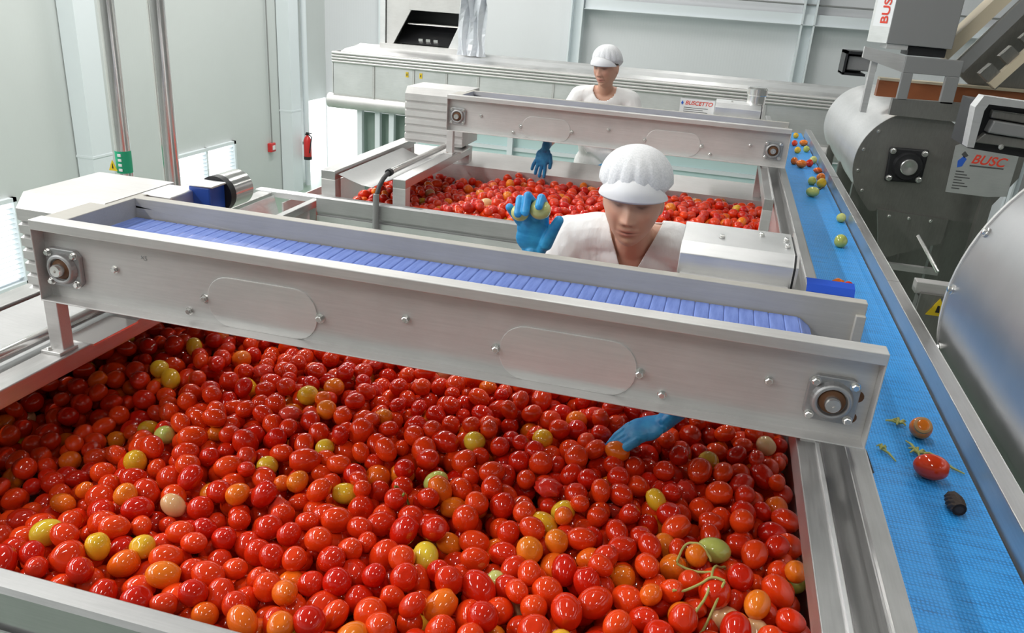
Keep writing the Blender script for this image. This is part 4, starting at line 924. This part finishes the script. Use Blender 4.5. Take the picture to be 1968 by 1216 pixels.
# --- sorter holding up two yellow tomatoes
P1 = thing('person', (-.2, 2.55, -1.9), 'worker in white cap and V-neck shirt, looking down, raising two yellow tomatoes', 'person')
C1h = (-.197, 2.17, -.512); hd = head_geometry(C1h, (.01, -1, -.04), (0, -.04, 1)); Mx = hd[3]
def limbs1(m_, gr=0.):
    pass
arm_r = [((-.385, 2.36, -.70), .052), ((-.475, 2.20, -.86), .043), ((-.458, 2.09, -.74), .035), ((-.440, 2.055, -.665), .027)]
arm_l = [((-.01, 2.36, -.70), .052), ((.055, 2.26, -.90), .043), ((.035, 2.10, -.985), .036), ((.0, 1.98, -1.035), .027)]
TR1 = [((-.197, 2.37, -.72), (.145, .085, .085)), ((-.197, 2.40, -.80), (.155, .105, .12)), ((-.197, 2.45, -.95), (.145, .10, .15)), ((-.197, 2.53, -1.10), (.165, .11, .14)), ((-.197, 2.56, -1.2), (.175, .115, .11))]
b = MB(); trunk(b, TR1); chain(b, [((-.197, 2.205, -.545), .052), ((-.197, 2.28, -.625), .052), ((-.197, 2.35, -.70), .062)])
chain(b, [((-.31, 2.35, -.672), .057), ((-.197, 2.335, -.665), .056), ((-.08, 2.35, -.672), .057)])
chain(b, arm_r); chain(b, arm_l)
for s in (-1, 1): chain(b, [((-.197+s*.09, 2.57, -1.2), .088), ((-.197+s*.095, 2.60, -1.52), .060), ((-.197+s*.10, 2.66, -1.83), .042)]); capsule(b, (-.197+s*.10, 2.67, -1.862), .036, (-.197+s*.105, 2.51, -1.868), .03)
put(body_mesh(b, hd, C1h), 'body', 'skin', P1)
m0 = MB(); trunk(m0, TR1[:4], .014); chain(m0, [((-.385, 2.345, -.69), .070), ((-.31, 2.345, -.665), .068), ((-.197, 2.335, -.665), .066), ((-.08, 2.345, -.665), .068), ((-.01, 2.345, -.685), .070)])
chain(m0, [((-.392, 2.345, -.69), .072), ((-.452, 2.24, -.81), .066)]); chain(m0, [((-.01, 2.355, -.705), .068), ((.04, 2.285, -.85), .062)])
for k in range(5): capsule(m0, (-.36+.02*k, 2.285+.005*k, -.66-.005*k), .007, (-.30+.025*k, 2.28, -.90), .005)
sh = fuse(m0, .006, 5)
bisect(sh, (-.197, 0, -.80), (1, 0, -.40)); bisect(sh, (-.197, 0, -.80), (1, 0, .40)); bisect(sh, (0, 2.385, 0), (0, 1, 0))
def vneck(c): return c.y < 2.385 and c.z > -.80+abs(c.x+.197)*2.5
cull(sh, vneck); o = put(sh, 'shirt', 'shirt', P1); sd = o.modifiers.new('t', 'SOLIDIFY'); sd.thickness = .003
m0 = MB(); 
for s in (-1, 1): chain(m0, [((-.197+s*.09, 2.57, -1.2), .102), ((-.197+s*.095, 2.60, -1.52), .078), ((-.197+s*.10, 2.66, -1.82), .066)])
trunk(m0, TR1[4:], .018); put(fuse(m0, .008, 4), 'trousers', 'shirt', P1)
hair(P1, C1h, Mx); cap(P1, C1h, Mx, .008, .10)
fg = lambda s0, s1, top, nn, tip: [(.088, .0, s0, .0105), (top*.86, .010, s0*.4+s1*.6, .0100), (top, nn*.6, s1, .0098), (tip, nn, s1, .0092)]
glove(P1, (-.440, 2.052, -.668), (-.07, -.06, 1), (.0, -1, -.08), (1, 0, .07),
      [fg(.030, .030, .158, .060, .146), fg(.010, -.002, .162, .062, .130), fg(-.011, -.021, .152, .058, .124), [(.085, 0, -.032, .0100), (.108, .006, -.046, .0098), (.125, .018, -.052, .0095)]],
      [(.035, .008, .034, .016), (.075, .014, .054, .0135), (.100, .018, .068, .0115)], [((-.446, 2.068, -.70), .034), ((-.455, 2.085, -.745), .038)])
glove(P1, (-.015, 1.945, -1.045), (-.80, -.45, -.26), (-.25, .1, -1), (-.35, .75, .1),
      [[(.085, .0, q, .0105), (.112, .018, q*.9, .0102), (.125, .042, q*.8, .0098), (.118, .060, q*.7, .009)] for q in (.028, .009, -.011, -.03)],
      [(.035, .012, .034, .0145), (.070, .030, .052, .012), (.098, .048, .048, .0105)], [((.01, 2.0, -1.025), .033), ((.034, 2.075, -.995), .038)])
tomato((-.421, 2.008, -.525), .0285, 'round', 'tom_green', (.3, .2, 0), 'large yellow-green tomato held near the thumb of the raised blue glove', None)
tomato((-.474, 2.010, -.540), .0245, 'round', 'tom_green', (.9, .2, 0), 'smaller yellow-green tomato held near the little finger of the raised glove', None)
tomato((-.128, 1.868, -1.115), .030, 'plum', 'tom_orange', (1.5, 0, 1.2), 'brownish orange plum tomato gripped by the lowered blue glove', None)

# --- sorter behind the farther table
P2 = thing('person', (-.79, 5.72, -1.9), 'worker in white cap and round-neck shirt with one glove hanging over a tomato tray', 'person')
C2h = (-.785, 5.50, -.432); hd = head_geometry(C2h, (-.36, -.92, -.10), (-.04, -.10, .99), .5); Mx = hd[3]
arm_r = [((-.965, 5.60, -.635), .050), ((-1.06, 5.46, -.855), .042), ((-1.06, 5.22, -.89), .034), ((-1.052, 5.06, -.90), .026)]
arm_l = [((-.61, 5.60, -.635), .050), ((-.54, 5.56, -.85), .042), ((-.58, 5.46, -1.0), .034), ((-.63, 5.42, -1.02), .026)]
TR2 = [((-.787, 5.60, -.66), (.150, .085, .09)), ((-.787, 5.61, -.78), (.150, .105, .13)), ((-.787, 5.63, -.95), (.145, .105, .15)), ((-.787, 5.64, -1.10), (.165, .115, .14)), ((-.787, 5.65, -1.2), (.175, .12, .11))]
b = MB(); trunk(b, TR2); chain(b, [((-.785, 5.525, -.50), .05), ((-.787, 5.565, -.58), .05), ((-.787, 5.59, -.62), .06)]); chain(b, [((-.92, 5.60, -.612), .05), ((-.787, 5.585, -.595), .052), ((-.65, 5.60, -.612), .05)])
chain(b, arm_r); chain(b, arm_l)
for s in (-1, 1): chain(b, [((-.787+s*.09, 5.66, -1.2), .088), ((-.787+s*.095, 5.66, -1.52), .060), ((-.787+s*.10, 5.69, -1.83), .042)]); capsule(b, (-.787+s*.10, 5.70, -1.862), .036, (-.787+s*.105, 5.54, -1.868), .03)
put(body_mesh(b, hd, C2h), 'body', 'skin', P2)
m0 = MB(); trunk(m0, TR2[:4], .016); chain(m0, [((-.955, 5.60, -.63), .066), ((-.787, 5.59, -.605), .066), ((-.62, 5.60, -.63), .066)])
chain(m0, [((-.965, 5.60, -.635), .066), ((-1.035, 5.52, -.78), .060)]); chain(m0, [((-.61, 5.60, -.635), .066), ((-.552, 5.57, -.78), .060)])
for k in range(4): capsule(m0, (-.92+.02*k, 5.52, -.93-.02*k), .012, (-.68+.02*k, 5.515, -1.08+.03*k), .012)
sh = fuse(m0, .007, 5); cull(sh, lambda c: math.hypot((c.x+.787)/.078, (c.z+.565)/.078) < 1 and c.y < 5.63)
o = put(sh, 'shirt', 'shirt', P2); sd = o.modifiers.new('t', 'SOLIDIFY'); sd.thickness = .003
m0 = MB()
for s in (-1, 1): chain(m0, [((-.787+s*.09, 5.66, -1.2), .102), ((-.787+s*.095, 5.66, -1.52), .078), ((-.787+s*.10, 5.69, -1.82), .066)])
trunk(m0, TR2[4:], .018); put(fuse(m0, .008, 4), 'trousers', 'shirt', P2)
hair(P2, C2h, Mx); cap(P2, C2h, Mx, .004, .06)
hang = lambda q, L: [(.085, .0, q, .0105), (.085+L*.5, .006, q*1.25, .0098), (.085+L, .018, q*1.35, .0088)]
glove(P2, (-1.053, 5.035, -.915), (-.24, -.12, -1), (.1, 1, -.15), (1, -.1, -.25), [hang(.030, .07), hang(.010, .078), hang(-.011, .072), hang(-.031, .055)], [(.03, .006, .034, .0145), (.065, .012, .052, .012), (.095, .018, .056, .010)], [((-1.054, 5.06, -.902), .029), ((-1.056, 5.09, -.897), .031)])
glove(P2, (-.635, 5.415, -1.022), (-.7, -.3, -.3), (-.2, .1, -1), (-.35, .8, .1), [hang(q, .06) for q in (.030, .010, -.011, -.031)], [(.03, .006, .034, .0145), (.065, .012, .052, .012), (.095, .018, .056, .010)], [((-.615, 5.43, -1.015), .030), ((-.59, 5.45, -1.005), .034)])
